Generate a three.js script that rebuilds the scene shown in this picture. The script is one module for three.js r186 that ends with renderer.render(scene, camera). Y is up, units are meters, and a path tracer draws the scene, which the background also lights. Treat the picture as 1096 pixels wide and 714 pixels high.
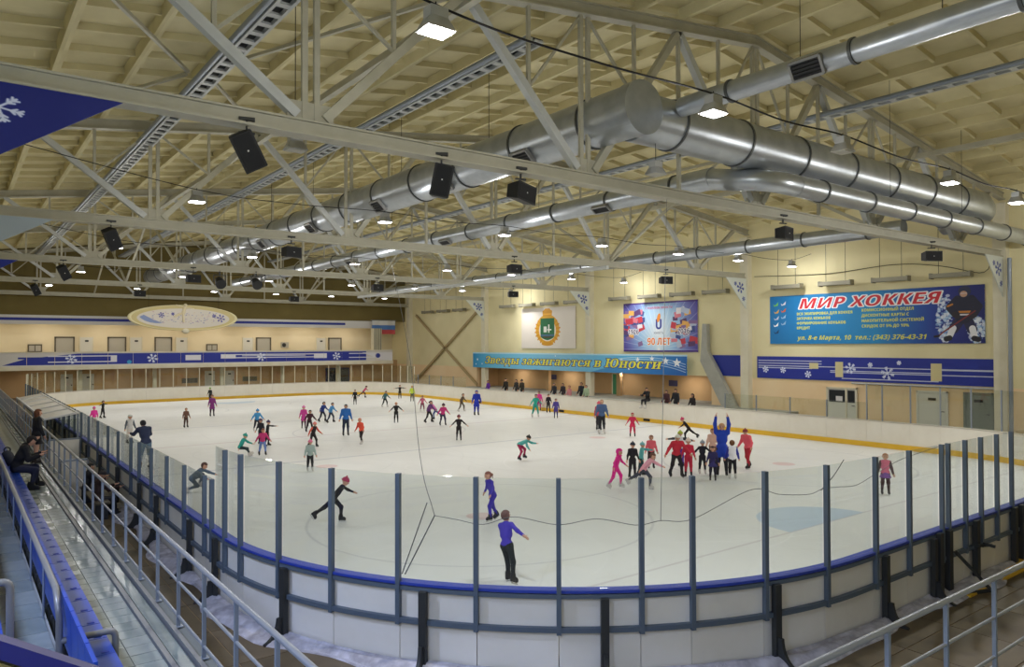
import * as THREE from 'three';
import { mergeGeometries, mergeVertices } from 'three/addons/utils/BufferGeometryUtils.js';
import { RectAreaLightUniformsLib } from 'three/addons/lights/RectAreaLightUniformsLib.js';

// ------------------------------------------------------------ camera, light, exposure
const D2R = Math.PI / 180;
const scene = new THREE.Scene();
scene.background = new THREE.Color(0x000000);
const camera = new THREE.PerspectiveCamera(48.5, 1096 / 714, 0.1, 300);
camera.position.set(0, 4.6, 0);
camera.rotation.order = 'YXZ';
camera.rotation.set(0.851 * D2R, -37.128 * D2R, -0.135 * D2R);
const renderer = new THREE.WebGLRenderer({ antialias: true });
renderer.toneMapping = THREE.LinearToneMapping;
renderer.toneMappingExposure = 1.0;
renderer.shadowMap.enabled = true;
RectAreaLightUniformsLib.init();
const LAMP_CD = 48, LAMP_SIDE_CD = 18.5, LAMP_W = 0.42, LAMP_D = 0.32, LAMP_Y = 9.2;
const LAMP_TINT = 0xfbf9f6;
const BALCONY_NITS = 26, BALCONY_TINT = 0xfff2e4;
const STAND_NITS = 310, STAND_TINT = 0xb6caff;

// ------------------------------------------------------------ helpers
let seed = 7;
const rnd = () => { seed = (seed * 1664525 + 1013904223) >>> 0; return seed / 4294967296; };
const V = (x, y, z) => new THREE.Vector3(x, y, z);
const taken = {};
function numbered(n) { const k = taken[n] = (taken[n] ?? -1) + 1; return k ? `${n}_${String(k).padStart(3, '0')}` : n; }
function box(w, h, d, x = 0, y = 0, z = 0, ry = 0, rx = 0, rz = 0) {
  const g = new THREE.BoxGeometry(w, h, d);
  if (rx || ry || rz) g.applyMatrix4(new THREE.Matrix4().makeRotationFromEuler(new THREE.Euler(rx, ry, rz, 'YXZ')));
  return g.translate(x, y, z);
}
const bx = (x0, x1, y0, y1, z0, z1) => box(x1 - x0, y1 - y0, z1 - z0, (x0 + x1) / 2, (y0 + y1) / 2, (z0 + z1) / 2);
function orient(g, a, b) {   // g lies along +Z with length 1 centred; place from a to b
  const d = b.clone().sub(a), L = d.length(), m = new THREE.Matrix4();
  const z = d.clone().normalize(), up = Math.abs(z.y) > 0.999 ? V(1, 0, 0) : V(0, 1, 0);
  const x = up.clone().cross(z).normalize(), y = z.clone().cross(x);
  m.makeBasis(x, y, z.clone().multiplyScalar(L));
  m.setPosition(a.clone().add(b).multiplyScalar(0.5));
  g.applyMatrix4(m); g.computeVertexNormals(); return g;
}
const bar = (a, b, w = 0.1, h = w) => orient(new THREE.BoxGeometry(w, h, 1).toNonIndexed(), a, b);
function rod(a, b, r = 0.02, seg = 8, r2 = r, open = false) {
  const d = b.clone().sub(a), g = new THREE.CylinderGeometry(r2, r, d.length(), seg, 1, open);
  g.applyQuaternion(new THREE.Quaternion().setFromUnitVectors(V(0, 1, 0), d.clone().normalize()));
  const c = a.clone().add(b).multiplyScalar(0.5);
  return g.translate(c.x, c.y, c.z);
}
function tube(pts, r, seg = 40, rs = 8, tension = 0.5) {
  return new THREE.TubeGeometry(new THREE.CatmullRomCurve3(pts, false, 'catmullrom', tension), seg, r, rs, false);
}
function bentPipe(pts, r, bend = 0.1, rs = 8) {   // straight pipe with rounded bends
  const path = new THREE.CurvePath(); let prev = pts[0];
  for (let i = 1; i < pts.length; i++) {
    if (i < pts.length - 1) {
      const a = pts[i].clone().add(pts[i - 1].clone().sub(pts[i]).setLength(bend));
      const b = pts[i].clone().add(pts[i + 1].clone().sub(pts[i]).setLength(bend));
      path.add(new THREE.LineCurve3(prev, a)); path.add(new THREE.QuadraticBezierCurve3(a, pts[i], b)); prev = b;
    } else path.add(new THREE.LineCurve3(prev, pts[i]));
  }
  return new THREE.TubeGeometry(path, 24 * pts.length, r, rs, false);
}
function merge(list) {
  const l = list.map(g => { const n = g.index ? g.toNonIndexed() : g; for (const k of Object.keys(n.attributes)) if (!['position', 'normal', 'uv'].includes(k)) n.deleteAttribute(k);
    if (!n.attributes.uv) n.setAttribute('uv', new THREE.BufferAttribute(new Float32Array(n.attributes.position.count * 2), 2)); return n; });
  return l.length === 1 ? l[0] : mergeGeometries(l, false);
}
function worldUV(g, s) {     // box projected uv in metres / s
  if (g.index) g = g.toNonIndexed();
  const p = g.attributes.position, n = g.attributes.normal, uv = new Float32Array(p.count * 2);
  for (let i = 0; i < p.count; i++) {
    const ax = Math.abs(n.getX(i)), ay = Math.abs(n.getY(i)), az = Math.abs(n.getZ(i));
    let u, v;
    if (ay >= ax && ay >= az) { u = p.getX(i); v = p.getZ(i); } else if (ax >= az) { u = p.getZ(i); v = p.getY(i); } else { u = p.getX(i); v = p.getY(i); }
    uv[2 * i] = u / s; uv[2 * i + 1] = v / s;
  }
  g.setAttribute('uv', new THREE.BufferAttribute(uv, 2)); return g;
}
function mesh(name, geos, mat, parent = scene) {
  let g = Array.isArray(geos) ? merge(geos) : geos;
  if (mat.userData.tile && !g.userData.uvDone) { g = worldUV(g, mat.userData.tile); g.userData.uvDone = true; }
  const m = new THREE.Mesh(g, mat);
  m.name = parent === scene ? numbered(name) : name;
  m.castShadow = m.receiveShadow = true; parent.add(m); return m;
}
function thing(name, label, category, pos = [0, 0, 0], group, turn = 0) {
  const o = new THREE.Group(); o.name = numbered(name); o.position.set(...pos); o.rotation.y = turn;
  o.userData = { label, category }; if (group) o.userData.group = group; scene.add(o); return o;
}
function tag(o, label, category, group) { Object.assign(o.userData, { label, category }); if (group) o.userData.group = group; return o; }
function structure(name, label, category) { const o = new THREE.Group(); o.name = numbered(name); o.userData = { kind: 'structure', label, category }; scene.add(o); return o; }
function copyOf(src, pos, label, turn) {
  const o = src.clone(); o.name = numbered(src.name.replace(/_\d{3}$/, '')); o.position.set(...pos); if (turn !== undefined) o.rotation.y = turn;
  o.userData = { ...src.userData }; if (label) o.userData.label = label; scene.add(o); return o;
}
// ------------------------------------------------------------ procedural textures
function valueNoise(n, cells, sd) {     // tileable value noise, n*n in 0..1
  let s = sd; const r = () => { s = (s * 1664525 + 1013904223) >>> 0; return s / 4294967296; };
  const gr = Float32Array.from({ length: cells * cells }, r), o = new Float32Array(n * n);
  for (let y = 0; y < n; y++) for (let x = 0; x < n; x++) {
    const fx = x / n * cells, fy = y / n * cells, ix = fx | 0, iy = fy | 0; let tx = fx - ix, ty = fy - iy;
    tx = tx * tx * (3 - 2 * tx); ty = ty * ty * (3 - 2 * ty);
    const a = gr[iy * cells + ix], b = gr[iy * cells + (ix + 1) % cells], c = gr[((iy + 1) % cells) * cells + ix], d = gr[((iy + 1) % cells) * cells + (ix + 1) % cells];
    o[y * n + x] = (a + (b - a) * tx) * (1 - ty) + (c + (d - c) * tx) * ty;
  }
  return o;
}
function fbm(n, c0, oct, sd) { const o = new Float32Array(n * n); let amp = 1, tot = 0;
  for (let k = 0; k < oct; k++) { const v = valueNoise(n, Math.min(c0 << k, n), sd + k * 77); for (let i = 0; i < o.length; i++) o[i] += v[i] * amp; tot += amp; amp *= 0.55; }
  for (let i = 0; i < o.length; i++) o[i] /= tot; return o; }
function noiseMap(n, c0, oct, sd, lo, hi, contrast = 1.6) {  // colour map between two sRGB colours
  const f = fbm(n, c0, oct, sd), d = new Uint8Array(n * n * 4), A = new THREE.Color(lo), B = new THREE.Color(hi);
  const a = [A.r, A.g, A.b].map(v => v), b = [B.r, B.g, B.b];
  const enc = v => 255 * (v <= 0.0031308 ? 12.92 * v : 1.055 * v ** (1 / 2.4) - 0.055);
  for (let i = 0; i < n * n; i++) { const t = Math.min(1, Math.max(0, (f[i] - 0.5) * contrast + 0.5));
    for (let k = 0; k < 3; k++) d[4 * i + k] = enc(a[k] + (b[k] - a[k]) * t); d[4 * i + 3] = 255; }
  const t = new THREE.DataTexture(d, n, n); t.colorSpace = THREE.SRGBColorSpace; t.wrapS = t.wrapT = THREE.RepeatWrapping; t.magFilter = THREE.LinearFilter; t.minFilter = THREE.LinearMipmapLinearFilter; t.generateMipmaps = true; t.needsUpdate = true; return t;
}
function std(color, rough = 0.7, metal = 0, extra = {}) { return new THREE.MeshStandardMaterial({ color, roughness: rough, metalness: metal, ...extra }); }
function noisy(lo, hi, tile, rough = 0.8, metal = 0, sd = 3, c0 = 6, oct = 5, contrast = 1.6) {
  const m = new THREE.MeshStandardMaterial({ map: noiseMap(256, c0, oct, sd, lo, hi, contrast), roughness: rough, metalness: metal }); m.userData.tile = tile; return m; }
function canvasTex(w, h, draw) { const c = document.createElement('canvas'); c.width = w; c.height = h; const g = c.getContext('2d'); draw(g, w, h);
  const t = new THREE.CanvasTexture(c); t.colorSpace = THREE.SRGBColorSpace; t.anisotropy = 8; return t; }
function snowflake(g, x, y, r, color, lw = 2) {
  g.strokeStyle = color; g.lineWidth = lw; g.lineCap = 'round';
  for (let k = 0; k < 6; k++) { const a = k * Math.PI / 3 + 0.26, c = Math.cos(a), s = Math.sin(a);
    g.beginPath(); g.moveTo(x, y); g.lineTo(x + c * r, y + s * r);
    for (const f of [0.5, 0.75]) for (const d of [-0.7, 0.7]) { g.moveTo(x + c * r * f, y + s * r * f); g.lineTo(x + c * r * f + Math.cos(a + d) * r * 0.28, y + s * r * f + Math.sin(a + d) * r * 0.28); }
    g.stroke(); }
}

// ------------------------------------------------------------ materials
const M = {
  slab: [noisy('#cdc295', '#e6dcb2', 7, 0.9, 0, 11, 5, 5), noisy('#c6bb8e', '#e0d6ab', 7, 0.9, 0, 31, 5, 5), noisy('#d3c99d', '#eae1b8', 7, 0.9, 0, 51, 5, 5)],
  truss: noisy('#aba896', '#bdbaa9', 3, 0.55, 0, 21),
  trussPale: noisy('#b6b9b8', '#c9cccb', 3, 0.5, 0, 23),
  wallUpper: noisy('#e2d8ac', '#ece3ba', 8, 0.85, 0, 41, 4, 5),
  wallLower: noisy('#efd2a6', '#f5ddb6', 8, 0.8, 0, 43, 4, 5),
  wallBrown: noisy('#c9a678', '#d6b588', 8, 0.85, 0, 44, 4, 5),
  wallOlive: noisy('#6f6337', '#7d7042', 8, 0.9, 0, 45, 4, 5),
  wallPeach: noisy('#e4d8b6', '#ece1c2', 8, 0.85, 0, 46, 4, 5),
  column: noisy('#d8d2ba', '#e4dfca', 4, 0.7, 0, 47),
  concrete: noisy('#8d8e88', '#a6a79f', 3, 0.8, 0, 61),
  floorBrown: [noisy('#574b38', '#6b5e48', 2.5, 0.55, 0, 71), noisy('#5d503c', '#73654f', 2.5, 0.5, 0, 72), noisy('#514634', '#665943', 2.5, 0.6, 0, 73)],
  joint: std('#8f7a5c', 0.9),
  tile: [noisy('#7a847e', '#919a93', 1.3, 0.3, 0, 81), noisy('#727c76', '#89928b', 1.3, 0.24, 0, 82), noisy('#838b84', '#999f98', 1.3, 0.36, 0, 83)],
  grout: std('#6c706c', 0.9),
  snow: noisy('#9d9aa2', '#cfcdd6', 1.4, 0.9, 0, 91, 8, 6, 2.2),
  boardIn: noisy('#e6e0d2', '#efeade', 3, 0.4, 0, 93),
  yellow: noisy('#e6b62c', '#f0c43c', 2, 0.45, 0, 94),
  cap: std('#2c42a4', 0.5), capPale: std('#c9c4b8', 0.5),
  slate: std('#5d6a78', 0.5, 0.15), darkSteel: std('#3a3c3c', 0.55, 0.3),
  rail: std('#a9aeb6', 0.32, 0.55), railGrey: std('#8a8a88', 0.42, 0.3), railPaint: std('#8b94a0', 0.4, 0.3),
  glass: new THREE.MeshPhysicalMaterial({ color: '#f8fbfa', roughness: 0.03, transmission: 1, thickness: 0, ior: 1.45 }),
  glassClear: new THREE.MeshPhysicalMaterial({ color: '#f3f5f0', roughness: 0.02, transmission: 1, thickness: 0, ior: 1.4 }),
  blueSeat: noisy('#0f3d9c', '#1448ae', 1.5, 0.32, 0, 95),
  blue: std('#1c2f98', 0.55), blueDark: std('#141a5e', 0.6), navyPanel: std('#101a6e', 0.55),
  duct: noisy('#a3a9b0', '#b8bec4', 2.5, 0.34, 0.75, 96), ductRing: std('#5a5d5e', 0.5, 0.6),
  brace: std('#b09c72', 0.7), black: std('#1b1c1f', 0.6), blackMatte: std('#202124', 0.9), white: std('#dedede', 0.6), grille: std('#2c2d2f', 0.7),
  lampHousing: std('#b6b8ba', 0.45, 0.3), cable: std('#17171a', 0.8), rope: std('#6a6c70', 0.9),
  heater: std('#918e7e', 0.5, 0.3), heaterDark: std('#5b574a', 0.7), door: std('#d9dad2', 0.5), doorGrey: std('#76807a', 0.5),
  shutter: std('#b3b1a6', 0.6), frameDark: std('#5c5648', 0.6), darkGlass: std('#2a2e33', 0.15), olive: std('#7d6f3c', 0.8), parapetCap: std('#15175e', 0.4),
  glow: new THREE.MeshStandardMaterial({ color: '#ffffff', emissive: '#fdfaff', emissiveIntensity: 9, roughness: 0.5 }),
  glowCool: new THREE.MeshStandardMaterial({ color: '#ffffff', emissive: '#c8d6ff', emissiveIntensity: 2, roughness: 0.5 }),
  glowWarm: new THREE.MeshStandardMaterial({ color: '#ffffff', emissive: '#ffe9cc', emissiveIntensity: 2, roughness: 0.5 }),
};
// ------------------------------------------------------------ room shell
const TR_Z = [-14.7, -29.6, -44.6, -59.6, -74.6];
const RIDGE = 21.3, SLOPE = 0.132;
const topY = x => 14.5 - SLOPE * Math.abs(x - RIDGE);         // underside of the top chord
const WALL_X = 42, FAR_Z = -79.2;
{
  const floor = structure('floor', 'dark brown floor slab around the rink', 'floor');
  mesh('floor_slab', bx(-5.3, 46, -0.3, -0.012, -80, 6.3), M.floorBrown[0], floor);
  mesh('side_platform', bx(33.1, 44.6, 0, 0.4, -62, -26), M.concrete, floor);
  mesh('joint_bed', [bx(2.5, 30, -0.012, -0.008, -6.4, -2.9), bx(2.5, 4.2, -0.012, -0.008, -64, -6.4)], M.joint, floor);
  const gs = [0, 1, 2].map(() => box(1.48, 0.01, 1.23, 0, -0.003, 0));
  for (let i = 0; i < 18; i++) for (let j = 0; j < 3; j++) { const k = (i * 5 + j * 3) % 3; const m = mesh('floor_panel', gs[k], M.floorBrown[k], floor); m.position.set(2.5 + 0.75 + i * 1.5, 0, -3.5 - j * 1.25); }
  const g2 = [0, 1, 2].map(() => box(0.83, 0.01, 1.48, 0, -0.003, 0));
  for (let i = 0; i < 26; i++) for (let j = 0; j < 2; j++) { const k = (i * 2 + j) % 3; const m = mesh('floor_panel', g2[k], M.floorBrown[k], floor); m.position.set(2.92 + j * 0.85, 0, -7.2 - i * 1.5); }
}
{
  const w = structure('wall_right', 'long right wall, pale yellow above and peach below, with white columns', 'wall');
  mesh('upper_wall', bx(WALL_X, WALL_X + 0.3, 2.36, 13, -80, 6), M.wallUpper, w);
  mesh('lower_wall', bx(WALL_X, WALL_X + 0.3, 0, 2.36, -80, -61.3), M.wallLower, w);
  mesh('lower_wall', bx(WALL_X, WALL_X + 0.3, 0, 2.36, -32.6, 6), M.wallLower, w);
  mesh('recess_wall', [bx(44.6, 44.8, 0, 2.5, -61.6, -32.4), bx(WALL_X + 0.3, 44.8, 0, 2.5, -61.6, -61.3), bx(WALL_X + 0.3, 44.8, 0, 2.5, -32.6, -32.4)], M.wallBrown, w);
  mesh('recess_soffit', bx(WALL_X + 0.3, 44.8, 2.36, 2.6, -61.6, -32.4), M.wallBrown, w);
  for (const z of TR_Z) mesh('column', bx(WALL_X - 0.45, WALL_X, 0, 11.6, z - 0.3, z + 0.3), M.column, w);
  for (const z of [-52, -43]) mesh('recess_pier', bx(43.4, 43.7, 0, 2.4, z - 0.2, z + 0.2), M.wallBrown, w);
  // steel X bracing of the bay next to the far column
  for (const [z0, z1] of [[-73.2, -61], [-61, -73.2]]) mesh('cross_brace', bar(V(41.8, 0.6, z0), V(41.8, 7.9, z1), 0.1, 0.26), M.brace, w);
}
{
  const w = structure('wall_far', 'far end wall behind the balcony, olive above and peach at balcony level', 'wall');
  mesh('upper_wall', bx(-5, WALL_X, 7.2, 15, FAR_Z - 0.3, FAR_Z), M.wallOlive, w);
  mesh('balcony_wall', bx(-5, WALL_X, 2.8, 7.2, FAR_Z - 0.3, FAR_Z), M.wallPeach, w);
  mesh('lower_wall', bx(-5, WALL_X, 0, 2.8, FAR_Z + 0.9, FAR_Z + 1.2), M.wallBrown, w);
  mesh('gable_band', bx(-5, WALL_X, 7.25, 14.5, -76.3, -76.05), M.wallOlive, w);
}
{
  const w = structure('wall_left', 'left wall behind the stand', 'wall'); mesh('wall_panel', bx(-5.3, -5, 0, 13, -80, 6), M.wallUpper, w);
  const b = structure('wall_back', 'wall behind the viewer', 'wall'); mesh('wall_panel', bx(-5.3, 42.3, 0, 15, 6, 6.3), M.wallUpper, b);
}
// ceiling: ribbed slabs, one piece each
{
  const c = structure('ceiling', 'cream ribbed concrete roof slabs of the pitched hall roof', 'ceiling');
  const W = 1.9, bays = [[-14.7, 6.2], [-29.6, -14.7], [-44.6, -29.6], [-59.6, -44.6], [-74.6, -59.6], [-80, -74.6]];
  const ang = Math.atan(SLOPE), run = W / Math.cos(ang);
  bays.forEach(([z0, z1], b) => {
    const L = z1 - z0, parts = [box(run, 0.06, L, 0, 0.36, 0)];
    for (const s of [-1, 1]) parts.push(box(0.1, 0.36, L, s * (run / 2 - 0.05), 0.18, 0));
    const n = Math.max(2, Math.round(L / 1.65));
    for (let i = 0; i <= n; i++) parts.push(box(run - 0.2, 0.2, 0.1, 0, 0.24, -L / 2 + 0.05 + i * (L - 0.1) / n));
    const geo = M.slab.map(() => merge(parts.map(p => p.clone())));
    for (const s of [-1, 1]) for (let k = 0; k < (s < 0 ? 14 : 11); k++) {
      const q = (k * 7 + b * 3 + (s > 0 ? 1 : 0)) % 3, x = RIDGE + s * W * (k + 0.5);
      const m = mesh('roof_slab', geo[q], M.slab[q], c);
      m.position.set(x, topY(x) + 0.38, (z0 + z1) / 2); m.rotation.z = -s * ang;
    }
  });
  mesh('roof_deck', [-1, 1].map(s => { const x = RIDGE + s * 13.5; return box(27.4, 0.15, 87, x, topY(x) + 0.38 + 0.47, -37, 0, 0, -s * ang); }), M.concrete, c);
}

// ------------------------------------------------------------ roof trusses
const CH = 8.9;   // underside of the bottom chords
const botN = [5.9, 13.6, 21.3, 29, 36.7], topN = [2.05, 9.75, 17.45, 25.15, 32.85, 40.55];
function iBeam(a, b, w, h) {
  const d = V(0, h / 2 - 0.02, 0);
  return [bar(a.clone().add(d), b.clone().add(d), w * 0.7, 0.04), bar(a.clone().sub(d), b.clone().sub(d), w, 0.045), bar(a, b, w * 0.3, h - 0.08)];
}
const ordinal = ['nearest the near end glass', 'second from the near end', 'third from the near end', 'fourth from the near end', 'in front of the far balcony wall'];
TR_Z.forEach((z, t) => {
  const T = thing('roof_truss', `pale steel roof truss spanning the hall, ${ordinal[t]}`, 'truss', [0, 0, z], 'steel roof trusses');
  const yb = CH + 0.16, p = (x, y, dz = 0) => V(x, y, dz);
  mesh('bottom_chord', iBeam(p(0.35, yb), p(WALL_X, yb), 0.4, 0.34), M.truss, T);
  for (const [x0, x1] of [[0.35, RIDGE], [RIDGE, WALL_X]]) mesh('top_chord', iBeam(p(x0, topY(x0) + 0.2), p(x1, topY(x1) + 0.2), 0.3, 0.36), M.truss, T);
  const big = t < 2 ? 0.2 : 0.17;
  for (const x of botN) {
    for (const s of [-1, 1]) mesh('post', bar(p(x + s * 0.13, yb + 0.1), p(x + s * 0.13, topY(x)), 0.09, 0.12), M.truss, T);
    mesh('gusset_plate', bx(x - 0.5, x + 0.5, yb + 0.12, yb + 0.55, -0.03, 0.03), M.truss, T);
    for (const s of [-1, 1]) {
      const xt = x + s * 3.85; mesh('diagonal', bar(p(x + s * 0.3, yb + 0.25), p(xt, topY(xt) + 0.05), big, big), s < 0 ? M.trussPale : M.truss, T);
      // secondary hanger and strut
      const xm = x + s * 1.93, ym = (yb + 0.25 + topY(xt)) / 2;
      mesh('hanger', bar(p(xm, ym), p(xm, topY(xm)), 0.09, 0.09), M.truss, T);
      mesh('strut', bar(p(xm, ym), p(x + s * 0.2, topY(x) - 0.1), 0.07, 0.07), M.truss, T);
    }
  }
  for (const x of [17.45, 25.15]) mesh('post', bar(p(x, yb + 0.1), p(x, topY(x)), 0.1, 0.1), M.truss, T);
});
// triangular corner panels with snowflakes
{
  const panel = (side, z, w, h, col, flake, label) => {
    const tex = canvasTex(128, 128, g => { g.fillStyle = col; g.fillRect(0, 0, 128, 128); snowflake(g, side < 0 ? 14 : 92, 40, 22, flake, 3); if (side > 0) { snowflake(g, 60, 24, 8, flake, 2); snowflake(g, 112, 86, 9, flake, 2); } });
    const s = new THREE.Shape(), e = side < 0 ? 0.35 : WALL_X - 0.45;
    s.moveTo(e, 0); s.lineTo(e - side * w, 0); s.lineTo(e, -h); s.closePath();
    const g = new THREE.ExtrudeGeometry(s, { depth: 0.05, bevelEnabled: false });
    const p = g.attributes.position, uv = g.attributes.uv;
    for (let i = 0; i < p.count; i++) uv.setXY(i, side < 0 ? (p.getX(i) - 0.35) / w : 1 - (e - p.getX(i)) / w, 1 + p.getY(i) / h);
    const m = mesh('corner_panel', g, std('#ffffff', 0.6, 0, { map: tex })); m.position.set(0, CH - 0.005, z + 0.12);
    tag(m, label, 'panel', 'triangular snowflake corner panels');
  };
  panel(-1, TR_Z[0], 2.05, 1.36, '#12207c', '#dfe6ff', 'navy triangular snowflake panel under the nearest truss, left end');
  panel(-1, TR_Z[1], 2.4, 1.4, '#a9b8c6', '#e8eef8', 'pale blue grey triangular panel under the second truss, stand side');
  panel(-1, TR_Z[2], 2.3, 1.4, '#1a2d96', '#dfe6ff', 'blue triangular panel under the third truss, stand side');
  [0, 1, 2, 3].forEach(k => panel(1, TR_Z[k], 2.1, 2.0, '#d3d8d2', '#2b3c92', ['pale triangular snowflake panel beside the hockey banner column', 'pale triangular snowflake panel by the column right of the anniversary poster', 'pale triangular snowflake panel by the column right of the coat of arms', 'pale triangular snowflake panel by the cross braced bay'][k]));
}
// longitudinal cable trays, purlins and sway bracing
{
  const tray = (x, y, z0, z1, label) => {
    const T = thing('cable_tray', label, 'cable tray', [x, y, 0], 'long cable trays under the roof');
    for (const s of [-1, 1]) mesh('side_rail', bx(s * 0.17 - 0.035, s * 0.17 + 0.035, 0, 0.12, z0, z1), M.trussPale, T);
    mesh('conduit', rod(V(-0.3, 0.08, z0), V(-0.3, 0.08, z1), 0.08, 10), M.railPaint, T);
    mesh('cover', bx(-0.2, 0.2, 0.12, 0.14, z0, z1), M.darkSteel, T);
    const g = box(0.28, 0.05, 0.2), rest = []; let n = 0;
    for (let z = z1; z > z0; z -= 0.6) { if (n++ < 60) { const m = mesh('rung', g, M.trussPale, T); m.position.set(0, 0.03, z); } else rest.push(g.clone().translate(0, 0.03, z)); }
    if (rest.length) mesh('rungs', rest, M.trussPale, T).userData.kind = 'stuff';
  };
  tray(5.66, 11.9, -74, -6, 'white perforated cable tray running lengthwise nearest the stand');
  tray(12.2, 12.5, -74, -15, 'white perforated cable tray running lengthwise beside the large duct');
  tray(25.6, 12.9, -74, -8, 'white perforated cable tray running lengthwise beyond the large duct');
  const purlin = (x, y, r, label) => tag(mesh('purlin_pipe', bx(x - r, x + r, y - r, y + r, -74.6, -8), M.truss), label, 'pipe', 'lengthwise roof pipes');
  purlin(9.75, 12.75, 0.1, 'square lengthwise roof pipe between the two cable trays');
  purlin(32.85, 12.6, 0.1, 'square lengthwise roof pipe nearest the banner wall');
  tag(mesh('purlin_pipe', bx(28.4, 28.6, CH - 0.2, CH, -60, -29), M.trussPale), 'bright square pipe running lengthwise just under the far trusses', 'pipe', 'lengthwise roof pipes');
  [[1.9, -16.5, 5.4, -22.6], [5.9, -22.6, 9.6, -29.2], [9.6, -15.2, 5.9, -22.2], [5.4, -22.8, 1.9, -29.2]].forEach(([x0, z0, x1, z1], i) =>
    tag(mesh('wind_brace', bar(V(x0, topY(x0) + 0.1, z0), V(x1, topY(x1) + 0.1, z1), 0.09), M.truss), `slanting roof brace ${['from the navy corner panel toward the first cable tray', 'from the first cable tray to the second truss', 'from the nearest truss back to the first cable tray', 'from the first cable tray to the pale corner panel'][i]}`, 'brace', 'slanting roof braces'));
  for (const x of [9.75, 29]) for (let b = x < 20 ? 2 : 0; b < 4; b++) {
    const B = thing('sway_brace', `crossed steel sway brace ${x < 20 ? 'between the cable trays' : 'on the banner side'}, ${['first', 'second', 'third', 'fourth'][b]} bay from the near end`, 'brace', [x, 0, 0], 'sway braces between trusses');
    const z0 = TR_Z[b], z1 = TR_Z[b + 1], zm = (z0 + z1) / 2, T = topY(x) - 0.1;
    mesh('diagonal', bar(V(0.3, CH + 0.3, z0), V(0.3, T, zm), 0.12), M.truss, B);
    mesh('diagonal', bar(V(0.3, CH + 0.3, z1), V(0.3, T, zm), 0.12), M.truss, B);
    mesh('strut', bar(V(0.3, T, z0), V(0.3, T, z1), 0.12), M.truss, B);
  }
}
// ------------------------------------------------------------ air ducts
function ductRun(parent, a, b, r, rings) {
  mesh('duct_pipe', rod(a, b, r, 36), M.duct, parent);
  const d = b.clone().sub(a), L = d.length(); d.normalize();
  for (let s = rings / 2; s < L; s += rings) { const c = a.clone().addScaledVector(d, s); mesh('joint_ring', rod(c.clone().addScaledVector(d, -0.035), c.clone().addScaledVector(d, 0.035), r + 0.035, 36), M.ductRing, parent); }
}
function grille(parent, x, y, z, w, h, nx, ny, nz) {
  const g = new THREE.Group(); g.name = 'grille'; g.position.set(x, y, z); g.lookAt(x + nx, y + ny, z + nz); parent.add(g);
  mesh('frame', [box(w, 0.06, 0.12, 0, h / 2, 0), box(w, 0.06, 0.12, 0, -h / 2, 0), box(0.06, h, 0.12, w / 2, 0, 0), box(0.06, h, 0.12, -w / 2, 0, 0)], M.railGrey, g);
  mesh('louvre', [box(w - 0.05, h - 0.05, 0.02), ...[-0.3, -0.1, 0.1, 0.3].map(f => box(w - 0.06, 0.03, 0.09, 0, f * h, 0.01, 0, 0.5))], M.grille, g);
}
{
  const A = thing('air_duct', 'large round silver air duct turning a corner under the roof', 'duct');
  const y = 10.72, r = 0.68, z = -13.8, x = 14.2;
  ductRun(A, V(x, y, z + 0.4), V(x, y, -72), r, 3.1);
  mesh('end_cap', rod(V(x, y, z + 0.35), V(x, y, z + 0.72), r + 0.03, 36), M.duct, A);
  ductRun(A, V(x + 0.3, y, z), V(36.5, y, z), 0.68, 3.0);
  mesh('bend', tube([V(36.4, y, z), V(37.3, y - 0.1, z - 0.2), V(37.9, y - 0.2, z - 0.9), V(38, y - 0.25, z - 2)], 0.66, 24, 24), M.duct, A);
  for (const zz of [-17.5, -22, -27, -34, -41]) grille(A, x - 0.53, y - 0.53, zz, 0.75, 0.5, -1, -1, 0);
  for (const zz of [-20, -26, -35, -41, -50]) mesh('hanger_rod', rod(V(x, y + 0.68, zz), V(x, topY(x) + 0.4, zz), 0.01, 6), M.cable, A);
  const S = thing('supply_duct', 'slim silver round duct branching off the large duct toward the near end', 'duct');
  ductRun(S, V(15.7, 11.0, -13.1), V(15.7, 11.0, 2), 0.26, 3.2);
  grille(S, 15.47, 10.87, -9.3, 0.75, 0.42, -1, -0.6, 0);
  for (const zz of [-9.6, -6.5, -3]) mesh('hanger_rod', rod(V(15.7, 11.25, zz), V(15.7, topY(15.7) + 0.4, zz), 0.01, 6), M.cable, S);
  const B = thing('air_duct', 'medium round silver duct below the large one, bending toward the far end', 'duct');
  const yb = 9.6, rb = 0.34, zb = -13.2, yl = 9.95;
  ductRun(B, V(21.2, yb, zb), V(41.5, yb, zb), rb, 3.0);
  mesh('bend', tube([V(21.3, yb, zb), V(20.5, yb + 0.04, zb - 0.12), V(19.95, yb + 0.1, zb - 0.5), V(19.65, yb + 0.18, zb - 1.2), V(19.6, yl, zb - 2)], rb, 24, 24), M.duct, B);
  ductRun(B, V(19.6, yl, zb - 1.9), V(19.6, yl, -66), rb + 0.02, 3.1);
  for (const zz of [-20, -31, -42]) grille(B, 19.35, yl - 0.3, zz, 0.8, 0.3, -0.7, -1, 0);
  for (const [xx, zz] of [[27, zb + 0.2], [33, zb + 0.2], [19.6, -24], [19.6, -37]]) mesh('hanger_rod', rod(V(xx, yb + 0.28, zz), V(xx, topY(xx) + 0.4, zz), 0.008, 6), M.cable, B);
  const C = thing('air_duct', 'round duct running lengthwise closest to the banner wall', 'duct');
  ductRun(C, V(33.6, 9.75, -15.6), V(33.6, 9.75, -70), 0.34, 3.2);
}
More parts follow.
